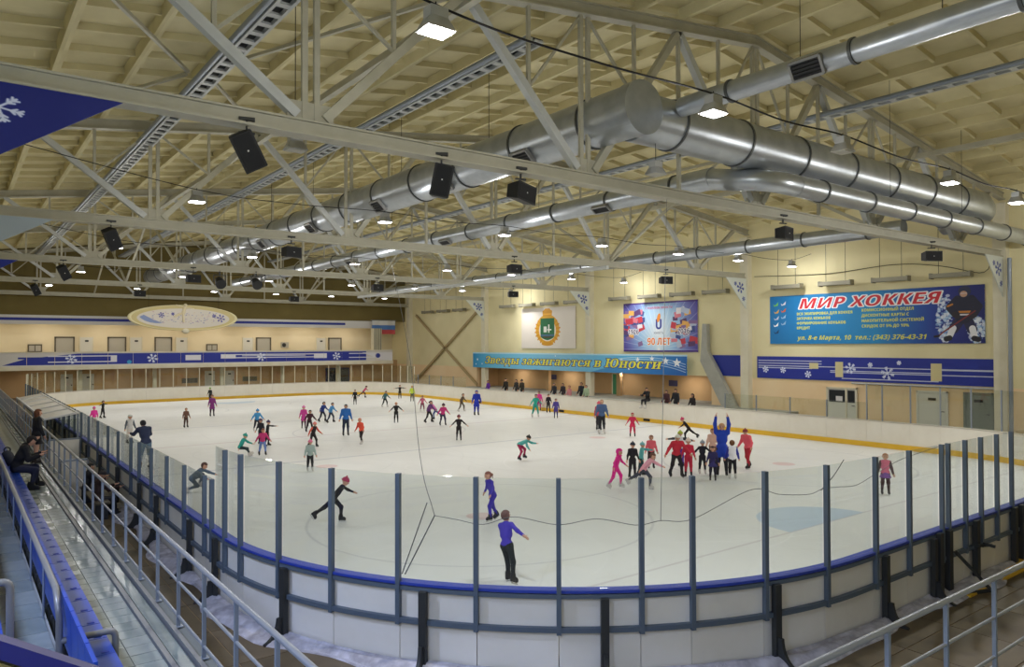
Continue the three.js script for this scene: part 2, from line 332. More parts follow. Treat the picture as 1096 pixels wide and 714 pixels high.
// ------------------------------------------------------------ lamps
const glowGeo = box(LAMP_W, 0.02, LAMP_D, 0, -0.01, 0);
function lampFitting(x, y, z, lit, label, hang = 0.45, cd = LAMP_CD) {
  const L = thing('high_bay_lamp', label, 'lamp', [x, y, z], 'high bay lamps under the roof');
  const sh = new THREE.CylinderGeometry(0.2, 0.34, 0.2, 4, 1).rotateY(Math.PI / 4).scale(1, 1, 0.8).translate(0, 0.1, 0);
  mesh('reflector', sh, M.lampHousing, L);
  mesh('gear_box', box(0.3, 0.16, 0.22, 0, 0.27, 0), M.lampHousing, L);
  mesh('hook', rod(V(0, 0.35, 0), V(0, hang, 0), 0.01, 6), M.cable, L);
  mesh('lens', glowGeo, lit ? M.glow : M.shutter, L);
  if (lit) { const a = new THREE.SpotLight(LAMP_TINT, cd, 0, 66 * D2R, 0.55, 2); a.position.set(0, -0.05, 0); a.target.position.set(0, -5, 0); a.castShadow = true; a.shadow.radius = 8; a.shadow.mapSize.set(512, 512); L.add(a, a.target); const b = new THREE.PointLight(LAMP_TINT, LAMP_SIDE_CD * cd / LAMP_CD, 0, 2); b.position.set(0, -0.09, 0); b.castShadow = true; b.shadow.radius = 8; L.add(b); }
  return L;
}
{
  const rows = [[-9.3, [5.65, 12.1, 17, 22.8, 27.8, 33.6, 39]], [-25, [6.25, 12.95, 18.55, 24.2, 29.6, 34.6, 39.8]], [-39, [6.2, 12.5, 18.3, 24.5, 29.5, 34.8, 40]], [-53, [6.4, 12.4, 18.2, 24.6, 30.2, 34.8, 40]], [-66.3, [5.9, 12, 18, 23.4, 28.7, 34.3]]];
  const rn = ['near end row', 'second row', 'middle row', 'fourth row', 'far end row'];
  const cn = ['first from the stand', 'second from the stand', 'third from the stand', 'at its centre', 'third from the banner wall', 'second from the banner wall', 'closest to the banner wall'];
  rows.forEach(([z, xs], r) => {
    xs.forEach((x, i) => { const off = r === 0 && i === 2;
      lampFitting(x, LAMP_Y, z, !off, `${off ? 'unlit' : 'glowing white'} high bay lamp in the ${rn[r]}, ${cn[i]}`, 0.45, LAMP_CD * [1.3, 1, 1, 1.05, 1.3][r]); });
    const pts = []; for (let i = 0; i < xs.length; i++) { pts.push(V(xs[i], LAMP_Y + 0.4, z)); if (i < xs.length - 1) pts.push(V((xs[i] + xs[i + 1]) / 2, LAMP_Y + 0.3, z)); }
    pts.unshift(V(1, LAMP_Y + 1.2, z)); pts.push(V(41.9, LAMP_Y + 0.9, z));
    tag(mesh('lamp_cable', tube(pts, r ? 0.014 : 0.02, 120, 5), M.cable), `black power cable sagging across the hall along the ${rn[r]} of lamps`, 'cable', 'lamp cables');
  });
  lampFitting(6.3, LAMP_Y - 0.1, -16.6, false, 'unlit high bay lamp close behind the nearest truss on the stand side', 3.4);
  lampFitting(15.2, LAMP_Y, -13.6, false, 'unlit high bay lamp under the corner of the large duct', 0.85);
}
// ------------------------------------------------------------ loudspeakers on the bottom chords
{
  const S0 = thing('loudspeaker', '', 'speaker', [0, 0, 0], 'black loudspeakers hanging from the trusses');
  const body = new THREE.Shape(); body.moveTo(-0.21, -0.17); body.lineTo(0.21, -0.17); body.lineTo(0.15, 0.17); body.lineTo(-0.15, 0.17); body.closePath();
  const bg = new THREE.ExtrudeGeometry(body, { depth: 0.72, bevelEnabled: true, bevelSize: 0.015, bevelThickness: 0.015, bevelSegments: 1 }).rotateX(-Math.PI / 2).translate(0, -0.36, 0);
  mesh('cabinet', bg, M.black, S0);
  mesh('front_grille', box(0.36, 0.68, 0.012, 0, 0, 0.19), M.blackMatte, S0);
  mesh('badge', box(0.03, 0.03, 0.006, 0, 0.02, 0.199), M.white, S0);
  mesh('bracket', [box(0.04, 0.3, 0.04, 0, 0.5, -0.05), box(0.3, 0.04, 0.06, 0, 0.37, -0.05), box(0.3, 0.06, 0.16, 0, 0.64, -0.05)], M.darkSteel, S0);
  // x, z index, turn, tilt x, roll z, horizontal?
  const list = [[4.57, 0, 0.35, 0.3, 0.5], [9.02, 0, 0.1, 0.1, -0.2], [11.37, 0, 0.5, 0.35, 1.45], [22.8, 0, 0.4, 0.4, 1.57], [33.95, 0, -0.3, 0.3, 1.57], [4.5, 1, 0.7, 0.4, 0.5], [11.05, 1, 0.5, 0.4, 1.57], [22.5, 1, 0.3, 0.4, 1.57], [33.8, 1, -0.2, 0.4, 1.57],
    [4.59, 2, 0.7, 0.4, 0.55], [10.95, 2, 0.3, 0.4, 1.57], [22.5, 2, 0.2, 0.4, 1.57], [33.8, 2, -0.2, 0.4, 1.57], [4.5, 3, 0.7, 0.4, 0.5], [10.95, 3, 0.3, 0.3, 1.57], [22.5, 3, 0.2, 0.4, 1.57]];
  const tn = ['nearest truss', 'second truss', 'third truss', 'fourth truss'];
  list.forEach(([x, t, turn, tilt, roll], i) => {
    const o = i ? copyOf(S0, [0, 0, 0]) : S0, z = TR_Z[t];
    o.position.set(x, CH - 0.52, z + 0.1); o.rotation.set(0, turn - 0.6, 0);
    o.userData.label = `${roll > 1 ? 'sideways' : 'upright tilted'} black loudspeaker under the ${tn[t]}, ${x < 5 ? 'by the stand' : x < 10 ? 'between the first two truss posts' : x < 12 ? 'near the second truss post' : x < 23 ? 'at the middle of the hall' : 'toward the banner wall'}`;
    for (const c of o.children) if (c.name !== 'bracket') { c.rotation.order = 'ZXY'; c.rotation.z = roll; c.rotation.x = tilt; }
  });
  const f0 = thing('spotlight_fixture', 'dark round stage spotlight under the third truss, left of its pair', 'spotlight', [12.4, CH - 0.6, TR_Z[2] + 0.1], 'stage spotlights on the third truss');
  mesh('barrel', rod(V(0, -0.2, 0.3), V(0, 0.1, -0.2), 0.3, 16, 0.22), M.black, f0); mesh('yoke', [box(0.7, 0.05, 0.06, 0, 0.35, 0), box(0.04, 0.4, 0.06, -0.34, 0.15, 0), box(0.04, 0.4, 0.06, 0.34, 0.15, 0)], M.darkSteel, f0); mesh('clamp', box(0.08, 0.3, 0.08, 0, 0.5, 0), M.darkSteel, f0);
  copyOf(f0, [14.5, CH - 0.55, TR_Z[2] + 0.1], 'dark round stage spotlight under the third truss, right of its pair');
}

{
  const place = ['above the lower steps', 'above the seats by the camera', 'above the seats farther along', 'over the near end walkway'];
  [[-2.6, 7.4, 3.5], [-2.6, 7.4, -2.5], [-2.6, 7.4, -10]].forEach(([x, y, z], i) => {
    const L = thing('stand_light', `cool white tube light hung over the stand ${place[i]}`, 'light', [x, y, z], 'tube lights over the stand');
    mesh('fitting', box(1.6, 0.08, 0.5, 0, 0.06, 0), M.white, L); mesh('tube', box(1.5, 0.03, 0.4), M.glowCool, L);
    mesh('hanger_rod', rod(V(0, 0.1, 0), V(0, topY(x) + 0.4 - y, 0), 0.012, 6), M.cable, L);
    const a = new THREE.RectAreaLight(STAND_TINT, STAND_NITS, 1.5, 0.4); a.position.y = -0.03; a.rotation.x = -Math.PI / 2; L.add(a);
  });
}
// ------------------------------------------------------------ rink: ice, boards, glass
const RX0 = 3.95, RX1 = 32.6, RZ0 = -65, RZ1 = -6.18, RR = 7.57, ARC = RR * Math.PI / 2;
const SEG = [ARC, RX1 - RX0 - 2 * RR, ARC, RZ1 - RZ0 - 2 * RR, ARC, RX1 - RX0 - 2 * RR, ARC];
function bp(s, d = 0) {      // point on the boards' line at arc length s (0 = start of the near corner on the stand side), d outward
  let x, z, nx, nz;
  const q = s;
  const arc = (cx, cz, a0, l) => { const a = a0 + l / RR; nx = Math.cos(a); nz = Math.sin(a); x = cx + RR * nx; z = cz + RR * nz; };
  const L = RX0 + RR, Rr = RX1 - RR, N = RZ1 - RR, F = RZ0 + RR;
  let t = q;
  if (t < 0) { x = RX0; z = N + t; nx = -1; nz = 0; }
  else if (t < SEG[0]) { const a = Math.PI - t / RR; nx = Math.cos(a); nz = Math.sin(a); x = L + RR * nx; z = N + RR * nz; }
  else if ((t -= SEG[0]) < SEG[1]) { x = L + t; z = RZ1; nx = 0; nz = 1; }
  else if ((t -= SEG[1]) < SEG[2]) { const a = Math.PI / 2 - t / RR; nx = Math.cos(a); nz = Math.sin(a); x = Rr + RR * nx; z = N + RR * nz; }
  else if ((t -= SEG[2]) < SEG[3]) { x = RX1; z = N - t; nx = 1; nz = 0; }
  else if ((t -= SEG[3]) < SEG[4]) { const a = -t / RR; nx = Math.cos(a); nz = Math.sin(a); x = Rr + RR * nx; z = F + RR * nz; }
  else if ((t -= SEG[4]) < SEG[5]) { x = Rr - t; z = RZ0; nx = 0; nz = -1; }
  else { t -= SEG[5]; const a = -Math.PI / 2 - t / RR; nx = Math.cos(a); nz = Math.sin(a); x = L + RR * nx; z = F + RR * nz; }
  return { x: x + nx * d, z: z + nz * d, nx, nz };
}
const S_NEAR_END = SEG[0] + SEG[1] + SEG[2], S_RIGHT_END = S_NEAR_END + SEG[3], S_FAR_END = S_RIGHT_END + SEG[4] + SEG[5] + SEG[6];
const bpv = (s, d, y) => { const p = bp(s, d); return V(p.x, y, p.z); };
function sweep(s0, s1, prof, step = 0.3) {
  const n = Math.max(1, Math.ceil((s1 - s0) / step)), pos = [], uv = [];
  const m = prof.length, ring = i => prof.map(([d, y]) => bpv(s0 + (s1 - s0) * i / n, d, y));
  const quad = (a, b, c, d) => { for (const v of [a, b, c, a, c, d]) { pos.push(v.x, v.y, v.z); uv.push(0, 0); } };
  let A = ring(0); for (let k = 1; k < m - 1; k++) quad(A[0], A[k], A[k + 1], A[k + 1]);
  for (let i = 1; i <= n; i++) { const B = ring(i); for (let k = 0; k < m; k++) { const l = (k + 1) % m; quad(A[k], A[l], B[l], B[k]); } A = B; }
  for (let k = 1; k < m - 1; k++) quad(A[0], A[k + 1], A[k], A[k]);
  const g = new THREE.BufferGeometry(); g.setAttribute('position', new THREE.Float32BufferAttribute(pos, 3)); g.setAttribute('uv', new THREE.Float32BufferAttribute(uv, 2));
  g.computeVertexNormals(); return g;
}
const rect = (d0, d1, y0, y1) => [[d0, y0], [d0, y1], [d1, y1], [d1, y0]];
{
  const sh = new THREE.Shape(), L = RX0, Rr = RX1, N = -RZ1, F = -RZ0;   // shape in (x, -z)
  sh.moveTo(L + RR, N); sh.lineTo(Rr - RR, N); sh.absarc(Rr - RR, N + RR, RR, -Math.PI / 2, 0); sh.lineTo(Rr, F - RR); sh.absarc(Rr - RR, F - RR, RR, 0, Math.PI / 2);
  sh.lineTo(L + RR, F); sh.absarc(L + RR, F - RR, RR, Math.PI / 2, Math.PI); sh.lineTo(L, N + RR); sh.absarc(L + RR, N + RR, RR, Math.PI, Math.PI * 1.5);
  const g = new THREE.ExtrudeGeometry(sh, { depth: 0.05, bevelEnabled: false, curveSegments: 24 }).rotateX(-Math.PI / 2).translate(0, -0.02, 0);
  const p = g.attributes.position, uv = g.attributes.uv;
  for (let i = 0; i < p.count; i++) uv.setXY(i, (p.getX(i) - RX0) / (RX1 - RX0), (p.getZ(i) - RZ0) / (RZ1 - RZ0));
  const W = 1024, H = 2048, X = x => (x - RX0) / (RX1 - RX0) * W, Y = z => H - (z - RZ0) / (RZ1 - RZ0) * H, m = W / (RX1 - RX0);
  const f = fbm(256, 5, 6, 401);
  const tex = canvasTex(W, H, g2 => {
    const im = g2.createImageData(W, H), n = 256;
    for (let y = 0; y < H; y++) for (let x = 0; x < W; x++) { const v = f[(y >> 2) % n * n + (x >> 2) % n] * 0.6 + f[(y * 3 >> 1) % n * n + (x * 2) % n] * 0.4, t = (v - 0.5) * 26, i = (y * W + x) * 4; im.data[i] = 232 + t; im.data[i + 1] = 233 + t; im.data[i + 2] = 232 + t; im.data[i + 3] = 255; }
    g2.putImageData(im, 0, 0);
    g2.lineCap = 'round';
    let sd = 99; const r = () => { sd = (sd * 1664525 + 1013904223) >>> 0; return sd / 4294967296; };
    for (let k = 0; k < 900; k++) { const x = r() * W, y = r() * H, a = r() * 6.3, l = 20 + r() * 120, b = (r() - 0.5) * 90; g2.strokeStyle = r() < 0.55 ? 'rgba(180,184,186,0.16)' : 'rgba(250,250,252,0.3)'; g2.lineWidth = 0.6 + r() * 1.2; g2.beginPath(); g2.moveTo(x, y); g2.quadraticCurveTo(x + Math.cos(a) * l / 2 - Math.sin(a) * b, y + Math.sin(a) * l / 2 + Math.cos(a) * b, x + Math.cos(a) * l, y + Math.sin(a) * l); g2.stroke(); }
    // faint painted lines under the ice
    g2.strokeStyle = 'rgba(150,158,176,0.38)'; g2.lineWidth = 0.18 * m;
    for (const z of [-28.2, -43.5]) { g2.beginPath(); g2.moveTo(0, Y(z)); g2.lineTo(W, Y(z)); g2.stroke(); }
    g2.strokeStyle = 'rgba(176,150,158,0.35)'; g2.beginPath(); g2.moveTo(0, Y(-35.8)); g2.lineTo(W, Y(-35.8)); g2.stroke();
    g2.strokeStyle = 'rgba(165,150,160,0.3)'; g2.lineWidth = 0.07 * m; for (const z of [-10.3, -61]) { g2.beginPath(); g2.moveTo(0, Y(z)); g2.lineTo(W, Y(z)); g2.stroke(); }
    const ell = (x, z, rr, st) => { g2.strokeStyle = st; g2.beginPath(); g2.ellipse(X(x), Y(z), rr * m, rr * H / (RZ1 - RZ0), 0, 0, 7); g2.stroke(); };
    for (const [x, z] of [[11.3, -16.3], [25.3, -16.3], [11.3, -55], [25.3, -55], [18.3, -35.8]]) ell(x, z, 4.5, 'rgba(160,166,176,0.28)');
    for (const [x, z] of [[25.3, -16.3], [11.3, -16.3], [25.3, -26.5], [11.3, -26.5]]) { g2.fillStyle = 'rgba(214,160,160,0.4)'; g2.beginPath(); g2.ellipse(X(x), Y(z), 0.4 * m, 0.4 * m, 0, 0, 7); g2.fill(); }
    g2.fillStyle = 'rgba(140,180,220,0.45)'; g2.beginPath(); g2.ellipse(X(18), Y(-10.3), 1.75 * m, 1.75 * m, 0, 0, Math.PI); g2.fill();
    g2.fillStyle = 'rgba(140,180,220,0.4)'; g2.beginPath(); g2.ellipse(X(18), Y(-61), 1.75 * m, 1.75 * m, 0, Math.PI, 0); g2.fill();
  });
  tex.flipY = true;
  const ice = mesh('ice_sheet', g, new THREE.MeshPhysicalMaterial({ map: tex, roughness: 0.42, ior: 1.31 }));
  ice.userData = { kind: 'structure', label: 'white ice sheet with faint painted lines and blue goal crease', category: 'ice' };
}
const nearPosts = [-0.56, 0.24, 0.94, 2.12, 3.28, 4.44, 5.6, 6.74, 7.88, 8.62, 9.8, 11.04, 12.42, 13.58, 14.84, 15.1, 15.84, 16.56, 17.34, 18.1];
for (let s = 19.3; s < 27; s += 1.2) nearPosts.push(s);
const leftPosts = [-43.6, -41.9, -40.2, -38.5, -36.8, -35.1, -33.4, -31.7, -30, -28.2, -26.5, -24.8, -23.1, -21.4, -19.7, -17.8, -15.96, -13.92, -11.94, -10.22, -8.3, -7.2, -5.78, -4.16, -2.6, -1.06, -0.56];
function yawAt(s) { const p = bp(s); return Math.atan2(p.nx, p.nz); }
function boardRun(label, posts, glassTop, feet, outerFrame, opts = {}) {
  const B = thing('rink_boards', label, 'boards', [0, 0, 0], 'rink boards');
  const s0 = posts[0], s1 = posts[posts.length - 1];
  const straight = opts.straight;
  const panel = (a, b, y0, y1, d, th) => { const A = bpv(a, d, (y0 + y1) / 2), C = bpv(b, d, (y0 + y1) / 2); return bar(A, C, th, y1 - y0); };
  for (let i = 0; i < posts.length - 1; i++) {
    const a = posts[i] + 0.004, b = posts[i + 1] - 0.004;
    if (b - a < 0.15) continue;
    mesh('board_panel', panel(a, b, 0.02, 1.15, 0, 0.08), M.boardIn, B);
  }
  mesh('cap_rail', sweep(s0, s1, rect(-0.07, 0.1, 1.165, 1.205), straight ? 50 : 0.3), outerFrame ? M.cap : M.capPale, B);
  mesh('kick_plate', sweep(s0, s1, rect(-0.075, -0.04, 0.03, 0.25), straight ? 50 : 0.3), M.yellow, B);
  if (outerFrame) {
    mesh('mid_rail', sweep(s0, s1, rect(0.05, 0.12, 0.63, 0.7), straight ? 50 : 0.3), M.slate, B);
    mesh('top_rail', sweep(s0, s1, rect(0.05, 0.1, 1.09, 1.15), straight ? 50 : 0.3), M.slate, B);
    const pg = box(0.065, glassTop - 0.6, 0.075, 0, (glassTop + 0.6) / 2, 0);
    for (const s of posts.slice(opts.skipFirst ? 1 : 0)) { const p = bp(s, 0.09), m = mesh('glass_post', pg, M.slate, B); m.position.set(p.x, 0, p.z); m.rotation.y = yawAt(s); }
    const tri = new THREE.Shape(); tri.moveTo(0, 0); tri.lineTo(0.34, 0); tri.lineTo(0.34, 0.03); tri.quadraticCurveTo(0.12, 0.08, 0.1, 0.36); tri.lineTo(0, 0.36); tri.closePath();
    const fg = merge([box(0.11, 1.1, 0.09, 0, 0.56, 0.03), new THREE.ExtrudeGeometry(tri, { depth: 0.05, bevelEnabled: false }).translate(0, 0, -0.025).rotateY(-Math.PI / 2).translate(0, 0, 0.05)]);
    for (const s of feet) { const p = bp(s, 0.1), m = mesh('support_foot', fg, M.darkSteel, B); m.position.set(p.x, 0, p.z); m.rotation.y = yawAt(s); }
  } else {
    const pg = box(0.05, glassTop - 1.2, 0.05, 0, (glassTop + 1.2) / 2, 0);
    for (const s of posts) { if (opts.noGlass && opts.noGlass(s)) continue; const p = bp(s, 0.03), m = mesh('glass_post', pg, opts.postMat || M.railPaint, B); m.position.set(p.x, 0, p.z); m.rotation.y = yawAt(s); }
  }
  for (let i = 0; i < posts.length - 1; i++) { const a = posts[i] + 0.03, b = posts[i + 1] - 0.03; if (b - a < 0.15 || (opts.noGlass && opts.noGlass((a + b) / 2))) continue; mesh('glass_pane', panel(a, b, 1.21, glassTop - 0.02, 0.03, 0.012), outerFrame ? M.glass : M.glassClear, B); }
  return B;
}
boardRun('white rink boards with low glass panes along the stand side', leftPosts, 2.12, [-30, -26.3, -22.5, -19, -16.1, -13.16, -10.1, -6.96, -5.0, -2.0], true, { straight: true });
const nearB = boardRun('white rink boards with tall glass around the near end and its corner', nearPosts, 2.75, [-0.2, 2.3, 4.84, 7.36, 9.96, 12.66, 14.4], true, { skipFirst: true });
{  // gate frame, latch and braces of the near end boards
  for (const s of [14.62, 15.0, 16.2, 18.1, 18.5]) { const p = bp(s, 0.13), m = mesh('gate_stile', box(0.14, 1.15, 0.1, 0, 0.6, 0), M.darkSteel, nearB); m.position.set(p.x, 0, p.z); }
  mesh('gate_brace', [bar(bpv(15.2, 0.16, 0.75), bpv(15.75, 0.55, 0.03), 0.05), bar(bpv(14.7, 0.2, 0.05), bpv(15.75, 0.55, 0.03), 0.05), bar(bpv(18.6, 0.16, 1.0), bpv(19.3, 0.7, 0.05), 0.05)], M.darkSteel, nearB);
  mesh('gate_latch', [bar(bpv(16.1, 0.2, 0.72), bpv(16.6, 0.24, 0.66), 0.05), bar(bpv(16.35, 0.2, 0.72), bpv(16.35, 0.4, 0.7), 0.05)], M.darkSteel, nearB);
  mesh('sill_strip', sweep(15.1, 24, rect(0.08, 0.45, -0.01, 0.04)), M.yellow, nearB);
}
{
  const low = [], tall = [];
  for (let s = nearPosts[nearPosts.length - 1]; s < S_NEAR_END + 2.8; s += 1.2) tall.push(s); tall.push(S_NEAR_END + 3.1);
  for (let s = S_NEAR_END + 3.1; s < S_RIGHT_END; s += 1.9) low.push(s); low.push(S_RIGHT_END);
  const zOf = s => bp(s).z;
  boardRun('white rink boards with tall glass in front of the doors on the banner side', tall, 2.8, [], false, {});
  const rb = boardRun('long white rink boards with yellow kick plate on the banner side', low, 2.0, [], false, { straight: true, noGlass: s => zOf(s) < -25.3 && zOf(s) > -50 });
  for (const z of [-47.2, -37.5, -29.9]) { const m = mesh('drain_hatch', box(0.05, 0.14, 0.5, RX1 - 0.07, 0.16, z), M.blackMatte, rb); }
  const far = []; for (let s = S_RIGHT_END; s < S_FAR_END - 0.5; s += 1.02) far.push(s); far.push(S_FAR_END);
  boardRun('white rink boards with tall glass and yellow kick plate at the far end', far, 2.72, [], false, { postMat: M.column });
}
// snow and wet slush swept out along the foot of the near boards
{
  const pos = [], n = 170, w = 12; let sd = 5; const f = fbm(128, 8, 5, 55), at = (i, k) => f[(i * 3 % 128) * 128 + (k * 7 % 128)];
  const P = (i, k) => { const s = -26 + i * 0.26, e = 0.34 + 0.13 * Math.sin(s * 1.3) + 0.08 * Math.sin(s * 3.1 + 1) + (at(i, 0) - 0.5) * 0.12, d = 0.06 + (k / w) * Math.max(0.16, e); const h = Math.max(-0.02, (0.1 * (1 - (k / w) ** 2)) * (0.4 + at(i, k) * 1.2) - (k === w ? 0.03 : 0)); return bpv(s, d, h); };
  for (let i = 0; i < n - 1; i++) for (let k = 0; k < w; k++) { const a = P(i, k), b = P(i + 1, k), c = P(i + 1, k + 1), d = P(i, k + 1); for (const v of [a, d, b, b, d, c]) pos.push(v.x, v.y, v.z); }
  const g = new THREE.BufferGeometry(); g.setAttribute('position', new THREE.Float32BufferAttribute(pos, 3)); g.setAttribute('uv', new THREE.Float32BufferAttribute(new Float32Array(pos.length / 3 * 2), 2));
  let gm = mergeVertices(g, 1e-4); gm.computeVertexNormals();
  const m = mesh('swept_snow', gm, M.snow); m.userData.kind = 'stuff'; tag(m, 'dirty white scraped snow heaped along the outside foot of the near boards', 'snow');
}
// protective net ropes
{
  const pts = [[4.9, 2.12], [5.25, 2.08], [5.65, 2.03], [6.1, 2.15], [6.74, 2.05], [7.3, 2.13], [7.88, 2.03], [8.25, 2.08], [8.75, 2.08], [9.75, 2.44], [10.3, 2.33], [10.95, 2.27], [11.3, 2.32], [11.75, 2.3], [12.3, 2.27], [13.0, 2.4], [13.9, 2.55], [15.6, 2.66]].map(([s, y]) => bpv(s, -0.16, y));
  tag(mesh('net_rope', tube(pts, 0.005, 160, 5), M.rope), 'thin dark bottom rope of the net draped inside the near glass', 'rope', 'net ropes');
  const p0 = bpv(4.9, -0.16, 2.12), top2 = V(15.5, 8.92, TR_Z[1]);
  const mid = p0.clone().lerp(top2, 0.4).add(V(0.12, -0.2, 0)), q = p0.clone().lerp(top2, 0.1).add(V(-0.06, -0.12, 0));
  tag(mesh('net_rope', tube([p0, q, mid, top2], 0.007, 60, 5), M.rope), 'thin dark rope rising from the near corner glass to the second truss', 'rope', 'net ropes');
  tag(mesh('net_rope', rod(bpv(8.25, -0.16, 2.08), V(16.9, 8.92, TR_Z[0]), 0.006, 5), M.rope), 'thin dark rope rising from the near end glass to the nearest truss', 'rope', 'net ropes');
  tag(mesh('net_rope', [rod(p0, bpv(4.45, -0.1, 1.25), 0.01, 5), rod(bpv(4.78, -0.16, 2.3), bpv(4.4, -0.1, 1.25), 0.009, 5)], M.rope), 'pair of thin cords tying the net to the near corner boards', 'rope', 'net ropes');
  tag(mesh('net_rope', tube([bpv(11.25, -0.16, 2.3), bpv(11.6, -0.16, 2.5), bpv(11.9, -0.16, 2.72)], 0.008, 30, 5), M.rope), 'short thin net cord climbing above the near glass', 'rope', 'net ropes');
}

// ------------------------------------------------------------ stand on the left, walkways, railings
{
  const st = structure('stand_tiers', 'stepped concrete stand with grey tiled walkways', 'stand');
  mesh('walkway_slab', bx(0.95, 2.45, -0.01, 0.985, -62, -3.3), M.grout, st);
  mesh('walkway_slab', bx(0.95, 30, -0.01, 0.985, -3.2, 1.2), M.concrete, st);
  mesh('tier_step', bx(0.0, 0.95, 0, 1.285, -62, 1.2), M.concrete, st);
  mesh('tier_step', bx(-0.95, 0.0, 0, 1.99, -62, 1.2), M.concrete, st);
  mesh('tier_step', bx(-5, -0.95, 0, 2.6, -62, 6), M.concrete, st);
  const g = M.tile.map(() => box(0.292, 0.016, 0.292, 0, 0.99, 0));
  for (let j = 0; j < 64; j++) for (let i = 0; i < 3; i++) { const k = (i * 5 + j * 7 + (i * j) % 4) % 3; const m = mesh('floor_tile', g[k], M.tile[k], st); m.position.set(1.22 + i * 0.3, 0, -6.7 - j * 0.3); }
  mesh('far_paving', bx(1.0, 1.97, 0.982, 0.998, -62, -26), M.tile[0], st);
  const g2 = M.tile.map(() => box(0.43, 0.016, 0.59, 0, 1.292, 0));
  for (let j = 0; j < 22; j++) { const k = (j * 5) % 3; const m = mesh('floor_tile', g2[k], M.tile[k], st); m.position.set(0.7, 0, -5.6 - j * 0.6); }
  mesh('far_paving', bx(0.485, 0.915, 1.284, 1.3, -62, -18.8), M.tile[0], st);
  mesh('kerb', bx(1.98, 2.04, 0.98, 1.03, -62, -7), M.railGrey, st);
  mesh('kerb', bx(2.06, 2.2, 0.98, 1.01, -62, -5), M.tile[1], st);
  mesh('kerb', bx(2.22, 2.27, 0.98, 1.07, -62, -5), M.railGrey, st);
  mesh('kerb', bx(5, 30, 0.98, 1.02, -3.18, -2.9), M.tile[1], st);
  mesh('kerb', bx(5, 30, 0.98, 1.05, -2.85, -2.8), M.frameDark, st);
}
function railing(label, a, b, n, base) {
  const R = thing('railing', label, 'railing', [0, 0, 0], 'steel railings');
  mesh('top_rail', rod(V(a.x, base + 1.0, a.z), V(b.x, base + 1.0, b.z), 0.03, 12), M.rail, R);
  for (const h of [0.57, 0.14]) mesh('lower_rail', rod(V(a.x, base + h, a.z), V(b.x, base + h, b.z), 0.018, 10), M.rail, R);
  for (let i = 0; i <= n; i++) { const p = a.clone().lerp(b, i / n); mesh('post', bx(p.x - 0.02, p.x + 0.02, base, base + 0.98, p.z - 0.02, p.z + 0.02), M.railPaint, R); mesh('base_plate', bx(p.x - 0.05, p.x + 0.05, base, base + 0.012, p.z - 0.05, p.z + 0.05), M.railPaint, R); }
}
railing('long grey steel railing beside the tiled stand walkway', V(2.34, 0, -5.374), V(2.34, 0, -60.574), 46, 1.0);
railing('grey steel railing along the near end walkway behind the gate', V(4.42, 0, -3.35), V(22.42, 0, -3.35), 15, 1.0);
{  // seats: one prototype, copies along the two rows
  const S = thing('stadium_seat', 'blue plastic stadium seat in the front row below the walkway rail', 'seat', [1.16, 1.0, -7.3], 'front row of blue seats');
  mesh('seat', new THREE.BoxGeometry(0.37, 0.05, 0.49).translate(0.02, 0.43, 0), M.blueSeat, S);
  mesh('backrest', box(0.035, 0.52, 0.49, -0.175, 0.7, 0, 0, 0, 0.03), M.blueSeat, S);
  mesh('bracket', [box(0.05, 0.42, 0.05, -0.15, 0.2, 0), box(0.3, 0.04, 0.05, -0.05, 0.39, 0)], M.darkSteel, S);
  mesh('bolt', box(0.07, 0.006, 0.05, 0.12, 0.458, 0.18), M.cap, S);
  for (let i = 1; i < 76; i++) copyOf(S, [1.16, 1.0, -7.3 - i * 0.5]);
  for (let i = 0; i < 30; i++) copyOf(S, [0.22, 1.3, -6.3 - i * 0.5], 'blue plastic stadium seat in the upper row beside the camera parapet').userData.group = 'upper row of blue seats';
  const R = thing('seat_rail', 'grey tubular rail above the front row of blue seats with a bent end', 'railing', [0, 0, 0], 'seat row rails');
  mesh('rail_pipe', bentPipe([V(0.91, 2.0, -45), V(0.91, 2.0, -8.97), V(0.91, 1.29, -8.97)], 0.034, 0.06, 10), M.railGrey, R);
  mesh('end_pipe', bentPipe([V(0.91, 1.54, -8.97), V(1.43, 1.54, -8.97), V(1.43, 1.0, -8.97)], 0.034, 0.08, 10), M.railGrey, R);
  for (let z = -10.6; z > -45; z -= 1.8) mesh('post', rod(V(0.91, 1.29, z), V(0.91, 2.0, z), 0.014, 8), M.railPaint, R);
  const R2 = thing('seat_rail', 'grey tubular rail end in front of the upper row of blue seats', 'railing', [0, 0, 0], 'seat row rails');
  mesh('rail_pipe', bentPipe([V(0.1, 2.42, -8.3), V(0.45, 2.42, -8.3), V(0.45, 1.3, -8.3)], 0.034, 0.08, 10), M.railGrey, R2);
  mesh('base_plate', bx(0.39, 0.51, 1.3, 1.312, -8.36, -8.24), M.railPaint, R2);
}
{
  const P = thing('stair_parapet', 'olive stair cheek wall with a sloping dark blue cap beside the camera', 'parapet', [0, 0, -3.46]);
  const yA = x => 3.52 - (x - 0.15) * 0.63, s = new THREE.Shape();
  s.moveTo(-0.9, 1.5); s.lineTo(0.95, 1.5); s.lineTo(0.95, yA(0.95) - 0.1); s.lineTo(-0.9, yA(-0.9) - 0.1); s.closePath();
  mesh('cheek_wall', new THREE.ExtrudeGeometry(s, { depth: 0.07, bevelEnabled: false }).translate(0, 0, 0.025), M.olive, P);
  mesh('cap', bar(V(-0.92, yA(-0.92) - 0.05, 0.06), V(0.97, yA(0.97) - 0.05, 0.06), 0.09, 0.06), M.parapetCap, P);
}
